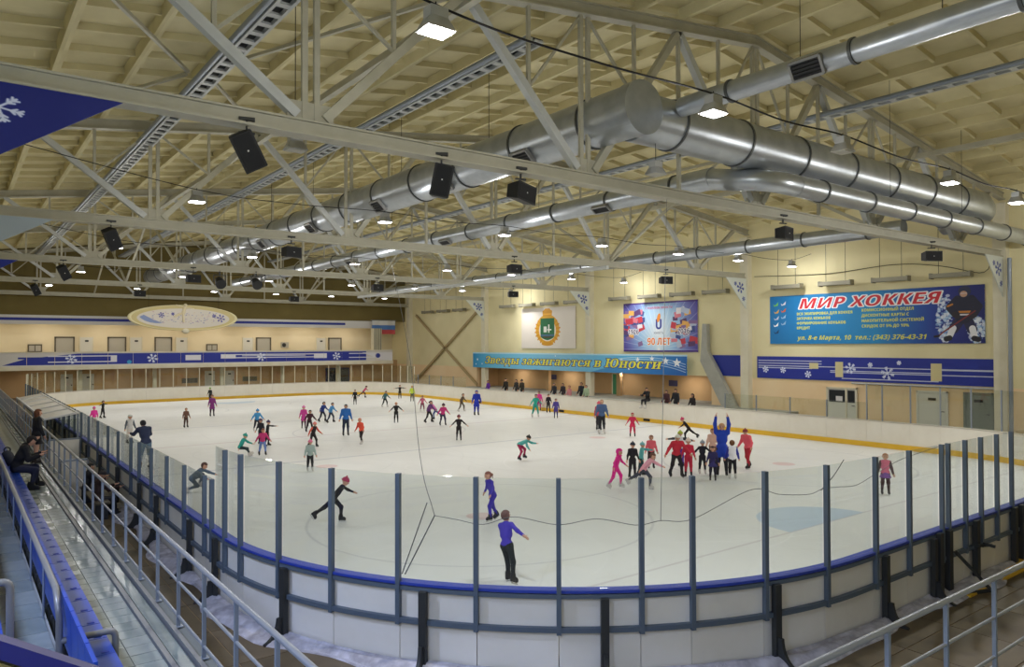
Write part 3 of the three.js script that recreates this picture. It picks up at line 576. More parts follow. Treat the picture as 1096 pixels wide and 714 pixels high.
{  // players' bench shelter on the stand side
  const C = thing('bench_shelter', 'white framed bench shelter with a slanted clear roof behind the left boards', 'shelter', [0, 0, 0]);
  const z0 = -46, z1 = -31.6, pan = new THREE.MeshPhysicalMaterial({ color: '#e8e4de', roughness: 0.4, transmission: 0.35, thickness: 0 });
  const a = V(2.72, 1.9, 0), b = V(3.75, 2.08, 0), n = 6;
  for (let i = 0; i < n; i++) { const zz0 = z0 + (z1 - z0) * i / n + 0.03, zz1 = z0 + (z1 - z0) * (i + 1) / n - 0.03; mesh('roof_pane', bar(V(a.x, a.y, (zz0 + zz1) / 2), V(b.x, b.y, (zz0 + zz1) / 2), zz1 - zz0, 0.02), pan, C); mesh('rafter', bar(V(a.x, a.y + 0.03, zz1 + 0.03), V(b.x, b.y + 0.03, zz1 + 0.03), 0.05, 0.06), M.white, C); }
  for (const q of [a, b]) mesh('edge_beam', bar(V(q.x, q.y, z0), V(q.x, q.y, z1), 0.07, 0.09), M.white, C);
  for (let i = 0; i <= 3; i++) { const z = z0 + (z1 - z0) * i / 3; for (const q of [a, b]) mesh('post', bx(q.x - 0.03, q.x + 0.03, 0, q.y, z - 0.03, z + 0.03), M.railPaint, C); }
  mesh('end_pane', bx(2.75, 3.72, 0.9, 1.9, z1 - 0.005, z1 + 0.005), M.glassClear, C);
  const w = (label, x0, x1, z, h, th) => { const W = thing('bench_partition', label, 'partition', [0, 0, 0], 'white partitions of the bench area'); mesh('panel', bx(x0, x1, 0.08, h, z - th, z + th), M.boardIn, W); mesh('frame', [bx(x0, x1, h, h + 0.05, z - th - 0.01, z + th + 0.01), bx(x0 - 0.03, x0 + 0.02, 0, h, z - 0.03, z + 0.03), bx(x1 - 0.02, x1 + 0.03, 0, h, z - 0.03, z + 0.03)], M.railPaint, W); };
  w('white panel partition closing the end of the bench shelter', 2.75, 3.7, -30.6, 1.25, 0.03);
  w('white panel partition between the railing and the penalty bench', 2.6, 3.3, -25.6, 1.15, 0.03);
  const b0 = thing('team_bench', 'low dark wooden bench behind the left boards', 'bench', [3.2, 0, -23.5]);
  mesh('seat', box(0.35, 0.05, 3, 0, 0.45, 0), M.frameDark, b0); for (const z of [-1.3, 1.3]) mesh('leg', box(0.3, 0.43, 0.06, 0, 0.215, z), M.darkSteel, b0);
}
// ------------------------------------------------------------ right wall: banners, bands, doors, heaters
function wallBoard(name, label, category, z0, z1, y0, y1, tex, x = WALL_X - 0.06, group) {
  const g = new THREE.BoxGeometry(z1 - z0, y1 - y0, 0.05); const m = mesh(name, g, std('#ffffff', 0.55, 0, { map: tex }));
  m.position.set(x, (y0 + y1) / 2, (z0 + z1) / 2); m.rotation.y = -Math.PI / 2; return tag(m, label, category, group);
}
{
  wallBoard('hockey_banner', 'blue advertising banner with red МИР ХОККЕЯ lettering and a hockey player', 'banner', -27.9, -15.5, 4.6, 7.62, canvasTex(1536, 376, (g, w, h) => {
    const gr = g.createLinearGradient(0, 0, w, 0); gr.addColorStop(0, '#1478bc'); gr.addColorStop(0.55, '#1a8ac8'); gr.addColorStop(0.75, '#1a4fa8'); gr.addColorStop(0.85, '#1c2a86'); gr.addColorStop(1, '#16206c'); g.fillStyle = gr; g.fillRect(0, 0, w, h);
    // player print: pale ice spray, skating player bent over the stick
    let ps = 11; const pr = () => { ps = (ps * 1664525 + 1013904223) >>> 0; return ps / 4294967296; };
    for (let k = 0; k < 420; k++) { const a = pr() * 6.3, q = pr() ** 0.6, side = k % 2; g.fillStyle = pr() < 0.6 ? 'rgba(228,236,248,0.75)' : 'rgba(150,190,230,0.6)'; g.beginPath(); g.ellipse((side ? 1300 : 1490) + Math.cos(a) * q * 52, (side ? 210 : 290) + Math.sin(a) * q * (side ? 160 : 90), 3 + pr() * 11, 3 + pr() * 9, 0, 0, 7); g.fill(); }
    const limb = (c, w, ...p) => { g.strokeStyle = c; g.lineWidth = w; g.lineCap = 'round'; g.lineJoin = 'round'; g.beginPath(); g.moveTo(p[0], p[1]); for (let i = 2; i < p.length; i += 2) g.lineTo(p[i], p[i + 1]); g.stroke(); };
    limb('#23264a', 62, 1400, 210, 1352, 282); limb('#e6e8ee', 40, 1350, 276, 1330, 322); limb('#1a1c26', 34, 1328, 340, 1308, 346);
    limb('#23264a', 62, 1430, 210, 1462, 286); limb('#e6e8ee', 40, 1464, 280, 1474, 326); limb('#1a1c26', 34, 1474, 344, 1496, 350);
    limb('#1c1f3a', 104, 1416, 110, 1416, 196); limb('#c07a2e', 14, 1366, 172, 1466, 172); limb('#dcdce2', 10, 1366, 190, 1466, 190);
    limb('#1c1f3a', 48, 1378, 88, 1330, 140, 1366, 186); limb('#1c1f3a', 48, 1460, 88, 1500, 140, 1470, 190); limb('#c07a2e', 12, 1318, 132, 1346, 120); limb('#2b2430', 40, 1362, 188, 1372, 194); limb('#2b2430', 40, 1470, 192, 1462, 200);
    limb('#7a2a30', 9, 1480, 168, 1290, 300, 1256, 330); limb('#1a1418', 14, 1262, 326, 1236, 330);
    g.fillStyle = '#2a3050'; g.beginPath(); g.ellipse(1420, 40, 38, 36, 0, 0, 7); g.fill(); g.fillStyle = '#c49a82'; g.beginPath(); g.ellipse(1414, 56, 22, 20, 0, 0, 7); g.fill(); limb('#d8dce4', 3, 1396, 52, 1434, 52);
    // small partner marks at the left
    const marks = [['#7ed04a', 30, 60], ['#d8dce8', 96, 56], ['#e8b04a', 36, 118], ['#d86a3a', 96, 110], ['#c8d2e4', 34, 170], ['#9ac0e4', 96, 160], ['#ffffff', 30, 222], ['#8fb4da', 96, 210], ['#16406c', 34, 278]];
    for (const [c, x, y] of marks) { g.fillStyle = c; g.beginPath(); g.moveTo(x, y); g.lineTo(x + 16, y + 12); g.lineTo(x + 46, y - 16); g.lineTo(x + 40, y + 14); g.lineTo(x + 8, y + 20); g.fill(); }
    g.font = 'bold italic 102px sans-serif'; g.lineJoin = 'round'; g.strokeStyle = '#f4f4f8'; g.lineWidth = 14; g.save(); g.translate(240, 106); g.scale(1.58, 1.04); g.strokeText('МИР ХОККЕЯ', 0, 0); g.fillStyle = '#cf2436'; g.fillText('МИР ХОККЕЯ', 0, 0); g.restore();
    g.fillStyle = '#e8e24a'; g.font = 'bold 29px sans-serif';
    ['ВСЯ ЭКИПИРОВКА ДЛЯ ХОККЕЯ', 'ЗАТОЧКА КОНЬКОВ', 'ФОРМИРОВАНИЕ КОНЬКОВ', 'КРЕДИТ'].forEach((t, i) => g.fillText(t, 232, 156 + i * 36));
    ['КОМИССИОННЫЙ ОТДЕЛ', 'ДИСКОНТНЫЕ КАРТЫ С', 'НАКОПИТЕЛЬНОЙ СИСТЕМОЙ', 'СКИДОК ОТ 5% ДО 10%'].forEach((t, i) => g.fillText(t, 742, 146 + i * 38));
    g.font = 'bold italic 46px sans-serif'; g.save(); g.translate(236, 346); g.scale(1.12, 1); g.fillText('ул. 8-е Марта, 10  тел.: (343) 376-43-31', 0, 0); g.restore();
  }));
  wallBoard('anniversary_poster', 'purple blue anniversary poster reading 1926, 2016 and 90 лет', 'poster', -40.9, -33.7, 4.03, 7.75, canvasTex(640, 330, (g, w, h) => {
    const gr = g.createRadialGradient(w / 2, h * 0.6, 20, w / 2, h / 2, w * 0.55); gr.addColorStop(0, '#e6f0fa'); gr.addColorStop(0.45, '#9cc4e8'); gr.addColorStop(1, '#4a3c9a'); g.fillStyle = gr; g.fillRect(0, 0, w, h);
    g.strokeStyle = 'rgba(255,255,255,0.35)'; g.lineWidth = 4; for (let k = 0; k < 40; k++) { const a = k * Math.PI / 20; g.beginPath(); g.moveTo(w / 2, h * 0.95); g.lineTo(w / 2 + Math.cos(a) * 500, h * 0.95 + Math.sin(a) * 500); g.stroke(); }
    let s = 5; const r = () => { s = (s * 1664525 + 1013904223) >>> 0; return s / 4294967296; };
    const cols = ['#c83a4a', '#e8e4ea', '#3a4a8c', '#8a6a9c', '#b8c4dc', '#e8b05a', '#5a3a6c', '#d87a8a'];
    for (const x0 of [10, 440]) for (let k = 0; k < 34; k++) { g.save(); g.translate(x0 + r() * 170, 50 + r() * 240); g.rotate((r() - 0.5) * 0.7); g.fillStyle = cols[r() * 8 | 0]; g.fillRect(-30, -18, 36 + r() * 34, 20 + r() * 22); g.restore(); }
    g.fillStyle = '#4a2a80'; g.fillRect(0, 0, w, 10); g.fillRect(0, h - 10, w, 10);
    g.fillStyle = '#c8406c'; g.font = 'bold 22px sans-serif'; g.textAlign = 'center'; g.fillText('С ЮБИЛЕЕМ ЮНОСТЬ!', w / 2, 46);
    g.fillStyle = '#2c3a9a'; g.font = 'bold 92px sans-serif'; g.fillText('U', w / 2, 180); g.fillStyle = '#f0902e'; g.beginPath(); g.ellipse(w / 2, 106, 14, 30, 0.3, 0, 7); g.fill();
    g.fillStyle = '#3a4a6c'; g.font = '20px sans-serif'; g.fillText('ЮНОСТЬ', w / 2, 212);
    g.lineJoin = 'round'; g.strokeStyle = '#fff'; g.lineWidth = 7; g.font = 'bold 64px sans-serif'; g.strokeText('90 ЛЕТ', w / 2, 284); g.fillStyle = '#f07a2a'; g.fillText('90 ЛЕТ', w / 2, 284);
    g.font = 'bold 46px sans-serif'; for (const [t, x] of [['1926', 92], ['2016', 528]]) { g.strokeText(t, x, 212); g.fillStyle = '#3c3468'; g.fillText(t, x, 212); }
  }));
  wallBoard('coat_of_arms_flag', 'white flag with a golden framed green coat of arms', 'flag', -53.9, -46.5, 4.25, 7.86, canvasTex(512, 250, (g, w, h) => {
    g.fillStyle = '#e9e2da'; g.fillRect(0, 0, w, h); const c = w / 2;
    g.fillStyle = '#e0a92c'; g.beginPath(); g.ellipse(c, 135, 112, 92, 0, 0, 7); g.fill(); g.fillStyle = '#e9e2da'; g.beginPath(); g.ellipse(c, 140, 80, 66, 0, 0, 7); g.fill();
    g.strokeStyle = '#d89420'; g.lineWidth = 9; for (const s of [-1, 1]) for (let k = 0; k < 9; k++) { const a = -1.0 + k * 0.28; g.beginPath(); g.moveTo(c + s * 84 * Math.cos(a), 140 + 66 * Math.sin(a)); g.lineTo(c + s * 122 * Math.cos(a), 140 + 92 * Math.sin(a)); g.stroke(); }
    g.fillStyle = '#d89a24'; g.beginPath(); g.moveTo(c - 42, 52); g.lineTo(c - 46, 22); g.lineTo(c - 28, 14); g.lineTo(c - 22, 6); g.lineTo(c + 22, 6); g.lineTo(c + 28, 14); g.lineTo(c + 46, 22); g.lineTo(c + 42, 52); g.fill(); g.fillStyle = '#efb437'; g.fillRect(c - 40, 36, 80, 10);
    g.fillStyle = '#1c6a40'; g.beginPath(); g.moveTo(c - 66, 66); g.lineTo(c + 66, 66); g.lineTo(c + 66, 176); g.quadraticCurveTo(c + 54, 192, c, 200); g.quadraticCurveTo(c - 54, 192, c - 66, 176); g.fill();
    g.fillStyle = '#e6e8e4'; g.fillRect(c - 36, 116, 30, 36); g.fillRect(c + 8, 104, 12, 50); g.fillRect(c - 2, 132, 40, 8); g.fillStyle = '#4a6a86'; g.fillRect(c - 64, 164, 128, 12); g.fillStyle = '#5a3a28'; g.fillRect(c - 44, 178, 88, 7);
    g.fillStyle = '#d89a24'; g.beginPath(); g.ellipse(c, 222, 56, 12, 0, 0, 7); g.fill();
  }));
  // long pale blue banner on the front of the recess
  wallBoard('skating_banner', 'long sky blue banner reading Звезды зажигаются в Юности in yellow script', 'banner', -61.2, -34.3, 2.36, 3.84, canvasTex(2048, 128, (g, w, h) => {
    const gr = g.createLinearGradient(0, 0, w, 0); gr.addColorStop(0, '#2f96d4'); gr.addColorStop(0.12, '#6cc2ea'); gr.addColorStop(0.5, '#8ccdf0'); gr.addColorStop(0.8, '#58b4e6'); gr.addColorStop(1, '#1a66b8'); g.fillStyle = gr; g.fillRect(0, 0, w, h);
    g.fillStyle = 'rgba(20,90,180,0.45)'; g.beginPath(); g.moveTo(1300, h); g.quadraticCurveTo(1700, 20, w, 70); g.lineTo(w, h); g.fill(); g.fillStyle = '#bfe4f8'; g.fillRect(0, 0, w, 10);
    g.strokeStyle = 'rgba(255,255,255,0.7)'; g.lineWidth = 4; for (let k = 0; k < 4; k++) { g.beginPath(); g.moveTo(1480, 40 + k * 12); g.quadraticCurveTo(1800, -10 + k * 14, 2040, 60 + k * 16); g.stroke(); }
    const star = (x, y, r) => { g.fillStyle = '#f4f9ff'; g.beginPath(); for (let k = 0; k < 10; k++) { const a = k * Math.PI / 5 - Math.PI / 2, q = k % 2 ? r * 0.42 : r; g.lineTo(x + Math.cos(a) * q, y + Math.sin(a) * q); } g.fill(); };
    for (const [x, y, r] of [[1560, 40, 15], [1690, 34, 18], [1800, 28, 20], [1900, 40, 26], [1980, 50, 32], [1620, 96, 12], [60, 60, 14], [120, 96, 10], [200, 40, 9], [40, 100, 10], [420, 100, 8], [960, 20, 8]]) star(x, y, r);
    g.font = 'bold italic 84px serif'; g.lineJoin = 'round'; g.save(); g.translate(150, 92); g.scale(1.28, 1); g.strokeStyle = '#2c3c8c'; g.lineWidth = 9; g.strokeText('Звезды зажигаются в Юности', 0, 0); g.fillStyle = '#f4ee4a'; g.fillText('Звезды зажигаются в Юности', 0, 0); g.restore();
  }), WALL_X - 0.52);
  const bandTex = canvasTex(1536, 154, (g, w, h) => { g.fillStyle = '#1d2f9a'; g.fillRect(0, 0, w, h); g.fillStyle = '#c9cfe6'; for (const [x0, x1, y] of [[10, 500, 26], [10, 500, 44], [10, 660, 62], [560, 1536, 62], [10, 430, 76], [560, 1200, 86], [560, 1536, 96], [640, 1240, 134], [1240, 1536, 66]]) g.fillRect(x0, y, x1 - x0, 6);
    g.fillStyle = '#d9cf9e'; g.fillRect(410, 40, 66, 40); g.fillRect(596, 30, 54, 100); g.fillRect(1196, 30, 62, 104); for (const [x, y, r] of [[70, 92, 22], [210, 94, 20], [400, 118, 22], [700, 70, 34], [830, 46, 14], [940, 96, 40], [1010, 30, 12]]) snowflake(g, x, y, r, '#dfe6fa', 5); });
  wallBoard('striped_band', 'royal blue wall band with white stripes and snowflakes under the hockey banner', 'panel', -28.9, -15.1, 2.4, 3.8, bandTex, WALL_X - 0.03, 'royal blue wall bands');
  const sh = new THREE.Shape(); sh.moveTo(-33, 3.84); sh.lineTo(-29.95, 3.84); sh.lineTo(-29.95, 2.44); sh.lineTo(-31.6, 2.44); sh.closePath();
  const bg = new THREE.ExtrudeGeometry(sh, { depth: 0.05, bevelEnabled: false }).rotateY(-Math.PI / 2).translate(WALL_X - 0.005, 0, 0);
  tag(mesh('striped_band', bg, M.blue), 'plain royal blue wall band with a slanted end beside the grey stair side', 'panel', 'royal blue wall bands');
  tag(mesh('conduit_pipe', rod(V(WALL_X - 0.12, 2.3, -22.5), V(WALL_X - 0.12, 2.3, -14.6), 0.05, 8), M.trussPale), 'pale pipe along the wall just below the striped blue band', 'pipe');
  // grey stair side beside the recess
  const ss = new THREE.Shape(); ss.moveTo(-33.0, 6.0); ss.lineTo(-32.65, 6.0); ss.lineTo(-32.6, 4.1); ss.lineTo(-30.0, 0); ss.lineTo(-31.2, 0); ss.lineTo(-33.2, 3.4); ss.closePath();
  tag(mesh('sloped_panel', new THREE.ExtrudeGeometry(ss, { depth: 0.35, bevelEnabled: false }).rotateY(-Math.PI / 2).translate(WALL_X - 0.1, 0, 0), noisy('#a3a49c', '#b4b5ad', 3, 0.5, 0.1, 301)), 'grey sloping stair side panel at the end of the recess', 'stair');
  const door = (label, z0, z1, top, mat, pane) => { const D = thing('service_door', label, 'door', [WALL_X - 0.02, 0, (z0 + z1) / 2], 'doors along the banner wall'); const w = z1 - z0;
    mesh('leaf', bx(-0.05, 0, 0, top - 0.06, -w / 2 + 0.06, w / 2 - 0.06), mat, D);
    mesh('frame', [bx(-0.09, 0, 0, top, -w / 2, -w / 2 + 0.08), bx(-0.09, 0, 0, top, w / 2 - 0.08, w / 2), bx(-0.09, 0, top - 0.08, top, -w / 2, w / 2)], pane ? M.column : mat, D);
    if (pane) { mesh('pane', bx(-0.065, -0.05, 1.15, top - 0.16, -w / 2 + 0.16, w * 0.12), M.darkGlass, D); mesh('pane', bx(-0.065, -0.05, 1.15, top - 0.16, w * 0.12 + 0.14, w / 2 - 0.16), M.darkGlass, D); mesh('notice', bx(-0.075, -0.065, 1.2, 1.5, -0.35, 0.05), M.white, D); mesh('mullion', bx(-0.09, 0, 0, top - 0.08, w * 0.12, w * 0.12 + 0.1), M.column, D); }
    else mesh('sign_plate', bx(-0.07, -0.05, top - 0.5, top - 0.36, -0.2, 0.2), M.darkGlass, D);
    mesh('handle', box(0.05, 0.04, 0.16, -0.08, 0.98, w / 2 - 0.25), M.darkSteel, D); };
  door('white double door with dark glazed upper panes and a paper notice', -24.1, -22.2, 2.02, M.door, true);
  door('plain white door with a small dark sign plate', -18.9, -17.3, 2.05, M.door, false);
  door('grey green metal door nearest the corner column', -16.55, -15.15, 2.08, M.doorGrey, false);
  // recess furnishings
  [-57, -50, -43, -36].forEach((z, i) => { const L = thing('recess_light', `white tube light on the recess ceiling, ${['first', 'second', 'third', 'fourth'][i]} from the far end`, 'light', [43.6, 2.3, z], 'tube lights in the recess'); mesh('fitting', box(0.2, 0.05, 1.6, 0, 0.03, 0), M.white, L); mesh('tube', box(0.12, 0.03, 1.5, 0, 0, 0), M.glowWarm, L); const a = new THREE.RectAreaLight(BALCONY_TINT, 45, 0.12, 1.5); a.position.y = -0.03; a.rotation.x = -Math.PI / 2; L.add(a); });
  const dr = thing('recess_door', 'green exit door at the back of the recess', 'door', [44.55, 0, -44.2]); mesh('leaf', bx(-0.06, 0, 0, 2.1, -0.5, 0.5), std('#3e8a62', 0.6), dr); mesh('frame', [bx(-0.09, 0, 0, 2.2, -0.6, -0.5), bx(-0.09, 0, 0, 2.2, 0.5, 0.6), bx(-0.09, 0, 2.1, 2.2, -0.6, 0.6)], M.column, dr);
  [[-52.5, 'left of the green door'], [-38.2, 'right of the green door']].forEach(([z, w]) => tag(mesh('notice_board', bx(44.5, 44.59, 1.35, 1.8, z - 0.4, z + 0.4), std('#4c4a72', 0.6)), `small dark blue notice board on the recess wall ${w}`, 'notice', 'recess notice boards'));
  // radiant heaters
  const H = thing('radiant_heater', '', 'heater', [0, 0, 0], 'radiant heaters along the banner wall');
  const hs = new THREE.Shape(); hs.moveTo(-0.2, 0.1); hs.lineTo(0.16, 0.1); hs.lineTo(0.22, -0.12); hs.lineTo(0.16, -0.12); hs.lineTo(0.1, 0.0); hs.lineTo(-0.14, 0.0); hs.lineTo(-0.2, -0.12); hs.closePath();
  mesh('housing', new THREE.ExtrudeGeometry(hs, { depth: 1.9, bevelEnabled: false }).translate(0, 0, -0.95), M.heater, H);
  mesh('element', bx(-0.12, 0.08, -0.1, -0.02, -0.85, 0.85), M.heaterDark, H);
  mesh('end_cap', [bx(-0.22, 0.22, -0.16, 0.14, -1.0, -0.92), bx(-0.22, 0.22, -0.16, 0.14, 0.92, 1.0)], M.heater, H);
  mesh('chain', [rod(V(0, 0.1, -0.6), V(0, 3.3, -0.6), 0.012, 5), rod(V(0, 0.1, 0.6), V(0, 3.3, 0.6), 0.012, 5)], M.cable, H);
  const bayN = ['above the hockey banner', 'above the anniversary poster', 'above the coat of arms flag', 'over the cross braced bay'];
  [[-16.9, -20, -23.2, -26.4], [-31.8, -34.7, -37.8, -40.9], [-46.3, -49.4, -52.5, -55.5], [-63.7, -66.8, -70, -77.9]].forEach((zs, b) => zs.forEach((z, i) => {
    const lb = `grey radiant heater ${bayN[b]}, ${['nearest the near end', 'second from the near end', 'third from the near end', 'farthest from the near end'][i]}`;
    if (!b && !i) { H.position.set(41.45, 8.17, z); H.userData.label = lb; } else copyOf(H, [41.45, 8.17, z], lb); }));
  tag(mesh('heater_cable', tube([V(41.85, 8.8, -15.1), V(41.85, 8.2, -15.6), V(41.85, 8.7, -17.5), V(41.85, 9.0, -20), V(41.85, 8.8, -24), V(41.85, 9, -29)], 0.018, 60, 5), M.cable), 'black cable looping along the wall above the heaters', 'cable');
  tag(mesh('downpipe', rod(V(41.4, 0, -14.2), V(41.4, 8.8, -14.2), 0.1, 10), M.railPaint), 'blue grey vertical pipe beside the corner column', 'pipe');
}
// ------------------------------------------------------------ far end: balcony, fascia, doors, oval emblem, flag
{
  const B = thing('balcony', 'long balcony across the far end with a blue and white printed parapet', 'balcony', [0, 0, -73.5]);
  mesh('floor_slab', bx(-5, 39, 2.62, 2.82, -5.4, 0.1), M.wallPeach, B);
  mesh('handrail', bx(-5, 39, 4.0, 4.06, -0.04, 0.1), M.column, B);
  mesh('lower_rim', bx(-5, 39, 2.52, 2.86, 0.06, 0.16), M.column, B);
  const bandW = 42, tex = canvasTex(2048, 60, (g, w, h) => {
    const U = x => (x + 5) / bandW * w * 0.9545;
    g.fillStyle = '#d6d3d0'; g.fillRect(0, 0, w, h); g.fillStyle = '#1d2f9a'; g.fillRect(U(3), 5, U(35.8) - U(3), h - 10);
    g.fillStyle = '#d6d3d0'; g.beginPath(); g.moveTo(U(-5), 0); g.lineTo(U(9.6), 0); g.lineTo(U(5), 26); g.lineTo(U(3), 60); g.lineTo(0, 60); g.fill();
    g.fillStyle = '#1d2f9a'; g.fillRect(U(4.4), 20, U(9) - U(4.4), 8); g.fillRect(U(5), 34, U(11) - U(5), 10);
    g.fillStyle = '#e2e2ea'; for (const [a, b, y, t] of [[6.5, 11.5, 14, 5], [6.5, 11.7, 40, 5], [11.2, 11.7, 14, 30], [17.4, 18.8, 16, 26], [20.6, 31.3, 14, 5], [20.6, 22, 14, 22], [20.6, 30, 30, 5], [29.9, 31.3, 14, 26], [22.6, 29, 21, 4], [33.8, 36, 14, 5], [33.8, 37, 36, 5]]) g.fillRect(U(a), y, U(b) - U(a), t);
    g.beginPath(); g.moveTo(U(35.3), 12); g.lineTo(U(39), 12); g.lineTo(U(39), 60); g.lineTo(U(37.6), 52); g.fill();
    for (const x of [8.2, 14.6, 24.5, 32.4]) snowflake(g, U(x), 30, 20, '#e6ecfa', 3);
    g.fillStyle = '#3aa0d8'; g.beginPath(); g.ellipse(U(12.7), 46, 9, 9, 0, 0, 7); g.fill(); g.fillStyle = '#2a3c9c'; g.beginPath(); g.ellipse(U(37.2), 30, 13, 13, 0, 0, 7); g.fill();
  });
  const n = 22, pm = std('#ffffff', 0.5, 0, { map: tex });
  for (let i = 0; i < n; i++) { const w = 44 / n, g = new THREE.BoxGeometry(w - 0.03, 1.14, 0.06), uv = g.attributes.uv; for (let k = 0; k < uv.count; k++) uv.setX(k, (i + uv.getX(k)) / n); const m = mesh('parapet_panel', g, pm, B); m.position.set(-5 + (i + 0.5) * w, 3.43, 0.03); }
  for (let x = 3; x < 39; x += 6) mesh('support_column', bx(x - 0.15, x + 0.15, 0, 2.62, -1.2, -0.9), M.column, B);
  const F = structure('trim_1', 'white upper fascia with a thin blue stripe above the balcony', 'fascia'); F.position.z = -76;
  mesh('fascia_board', bx(-5, 40, 6.46, 7.26, -0.04, 0.06), M.white, F);
  mesh('stripe', [bx(-5, 34.5, 6.78, 7.02, 0.06, 0.08)], M.blue, F); mesh('soffit', bx(-5, 40, 7.12, 7.22, -3.2, -0.04), M.wallPeach, F);
  // balcony level doors and shuttered windows
  const wins = [8.3, 12.6, 16.7, 26.6, 34.7], doors = [10.05, 14.25, 18.4, 24.95, 33.05], nth = ['first', 'second', 'third', 'fourth', 'fifth'];
  wins.forEach((x, i) => { const w = structure(`window_${i + 1}`, `${nth[i]} shuttered balcony window counting from the stand`, 'window'); mesh('shutter', bx(x - 0.68, x + 0.68, 4.0, 5.3, FAR_Z, FAR_Z + 0.06), M.shutter, w); mesh('window_frame', [bx(x - 0.8, x - 0.68, 3.95, 5.42, FAR_Z, FAR_Z + 0.12), bx(x + 0.68, x + 0.8, 3.95, 5.42, FAR_Z, FAR_Z + 0.12), bx(x - 0.8, x + 0.8, 5.3, 5.42, FAR_Z, FAR_Z + 0.12)], M.frameDark, w); });
  doors.forEach((x, i) => { const d = structure(`door_${i + 1}`, `${nth[i]} white balcony door counting from the stand`, 'door'); mesh('leaf', bx(x - 0.5, x + 0.5, 2.82, 5.36, FAR_Z, FAR_Z + 0.06), M.door, d); mesh('sign_plate', bx(x - 0.12, x + 0.18, 4.95, 5.1, FAR_Z + 0.06, FAR_Z + 0.08), M.darkGlass, d); mesh('frame', [bx(x - 0.58, x - 0.5, 2.82, 5.44, FAR_Z, FAR_Z + 0.09), bx(x + 0.5, x + 0.58, 2.82, 5.44, FAR_Z, FAR_Z + 0.09)], M.column, d); });
  [8.35, 10.05, 20.8, 22.7].forEach((x, i) => { const d = structure(`door_${i + 6}`, `${nth[i]} white door under the balcony counting from the stand`, 'door'), z = FAR_Z + 1.2; mesh('leaf', bx(x - 0.48, x + 0.48, 0, 2.0, z, z + 0.06), M.door, d); mesh('sign_plate', bx(x - 0.12, x + 0.16, 1.6, 1.74, z + 0.06, z + 0.08), M.darkGlass, d); mesh('handle', bx(x + 0.34, x + 0.42, 0.95, 1.05, z + 0.06, z + 0.12), M.darkSteel, d); });
  [[18.9, 'left of the middle doors under the balcony'], [24.8, 'right of the middle doors under the balcony']].forEach(([x, w]) => { const d = thing('vent_grille', `grey vent grille ${w}`, 'vent', [x, 1.1, FAR_Z + 1.22], 'vent grilles under the balcony'); mesh('frame', box(1.5, 0.5, 0.04), M.heater, d); mesh('slats', [-0.15, -0.05, 0.05, 0.15].map(y => box(1.35, 0.05, 0.05, 0, y, 0.02)), M.heaterDark, d); });
  const dg = thing('glass_entrance', 'dark glazed entrance under the right part of the balcony', 'entrance', [34.5, 0, FAR_Z + 1.22]); mesh('pane', bx(-1.3, -0.05, 0.1, 1.95, 0, 0.04), M.darkGlass, dg); mesh('pane', bx(0.05, 1.3, 0.1, 1.95, 0, 0.04), M.darkGlass, dg); mesh('frame', [bx(-1.4, 1.4, 1.95, 2.05, 0, 0.08), bx(-1.4, -1.3, 0, 2, 0, 0.08), bx(-0.05, 0.05, 0, 2, 0, 0.08), bx(1.3, 1.4, 0, 2, 0, 0.08)], M.blueDark, dg);
  [6.0, 21.3].forEach((x, i) => { const c = thing('picture_cabinet', `small dark framed picture cabinet on the balcony wall, ${i ? 'right of the third door' : 'left of the first window'}`, 'cabinet', [x, 4.35, FAR_Z + 0.05], 'picture cabinets on the balcony wall'); mesh('case', box(1.1, 0.75, 0.1), M.frameDark, c); mesh('picture', box(0.4, 0.5, 0.02, -0.24, 0, 0.06), M.shutter, c); mesh('picture', box(0.4, 0.5, 0.02, 0.24, 0, 0.06), M.shutter, c); });
  const ac = thing('air_conditioner', 'small grey air conditioner on the balcony wall', 'air conditioner', [28.9, 4.6, FAR_Z + 0.1]); mesh('case', box(0.8, 0.6, 0.2), M.shutter, ac); mesh('fan_grille', new THREE.CylinderGeometry(0.22, 0.22, 0.03, 20).rotateX(Math.PI / 2).translate(-0.12, 0, 0.11), M.darkSteel, ac);
  const tubeG = box(2.4, 0.06, 0.2);
  for (let i = 0; i < 8; i++) { const x = 2 + i * 4.8, L = thing('balcony_light', `white tube light under the balcony soffit, number ${['one', 'two', 'three', 'four', 'five', 'six', 'seven', 'eight'][i]} counting from the stand`, 'light', [x, 7.04, -77.4], 'tube lights above the balcony'); mesh('fitting', box(2.5, 0.06, 0.26, 0, 0.04, 0), M.white, L); mesh('tube', tubeG, M.glowWarm, L); const a = new THREE.RectAreaLight(BALCONY_TINT, BALCONY_NITS, 2.4, 0.2); a.position.y = -0.05; a.rotation.x = -Math.PI / 2; L.add(a); }
  for (let i = 0; i < 6; i++) { const x = 6 + i * 6, L = thing('underbalcony_light', `white tube light under the balcony floor, ${['first', 'second', 'third', 'fourth', 'fifth', 'sixth'][i]} from the stand`, 'light', [x, 2.56, -75.6], 'tube lights under the balcony'); mesh('fitting', box(2.5, 0.06, 0.26, 0, 0.03, 0), M.white, L); mesh('tube', box(2.4, 0.03, 0.2, 0, -0.01, 0), M.glowWarm, L); const a = new THREE.RectAreaLight(BALCONY_TINT, BALCONY_NITS * 0.6, 2.4, 0.2); a.position.y = -0.04; a.rotation.x = -Math.PI / 2; L.add(a); }
  // oval emblem
  const O = thing('oval_emblem', 'large cream oval emblem with painted ice swirls hung before the balcony', 'emblem', [16.95, 7.1, -72]);
  const ov = new THREE.Shape(); ov.absellipse(0, 0, 4.55, 1.12, 0, Math.PI * 2); const og = new THREE.ExtrudeGeometry(ov, { depth: 0.1, bevelEnabled: true, bevelSize: 0.05, bevelThickness: 0.05, curveSegments: 64 });
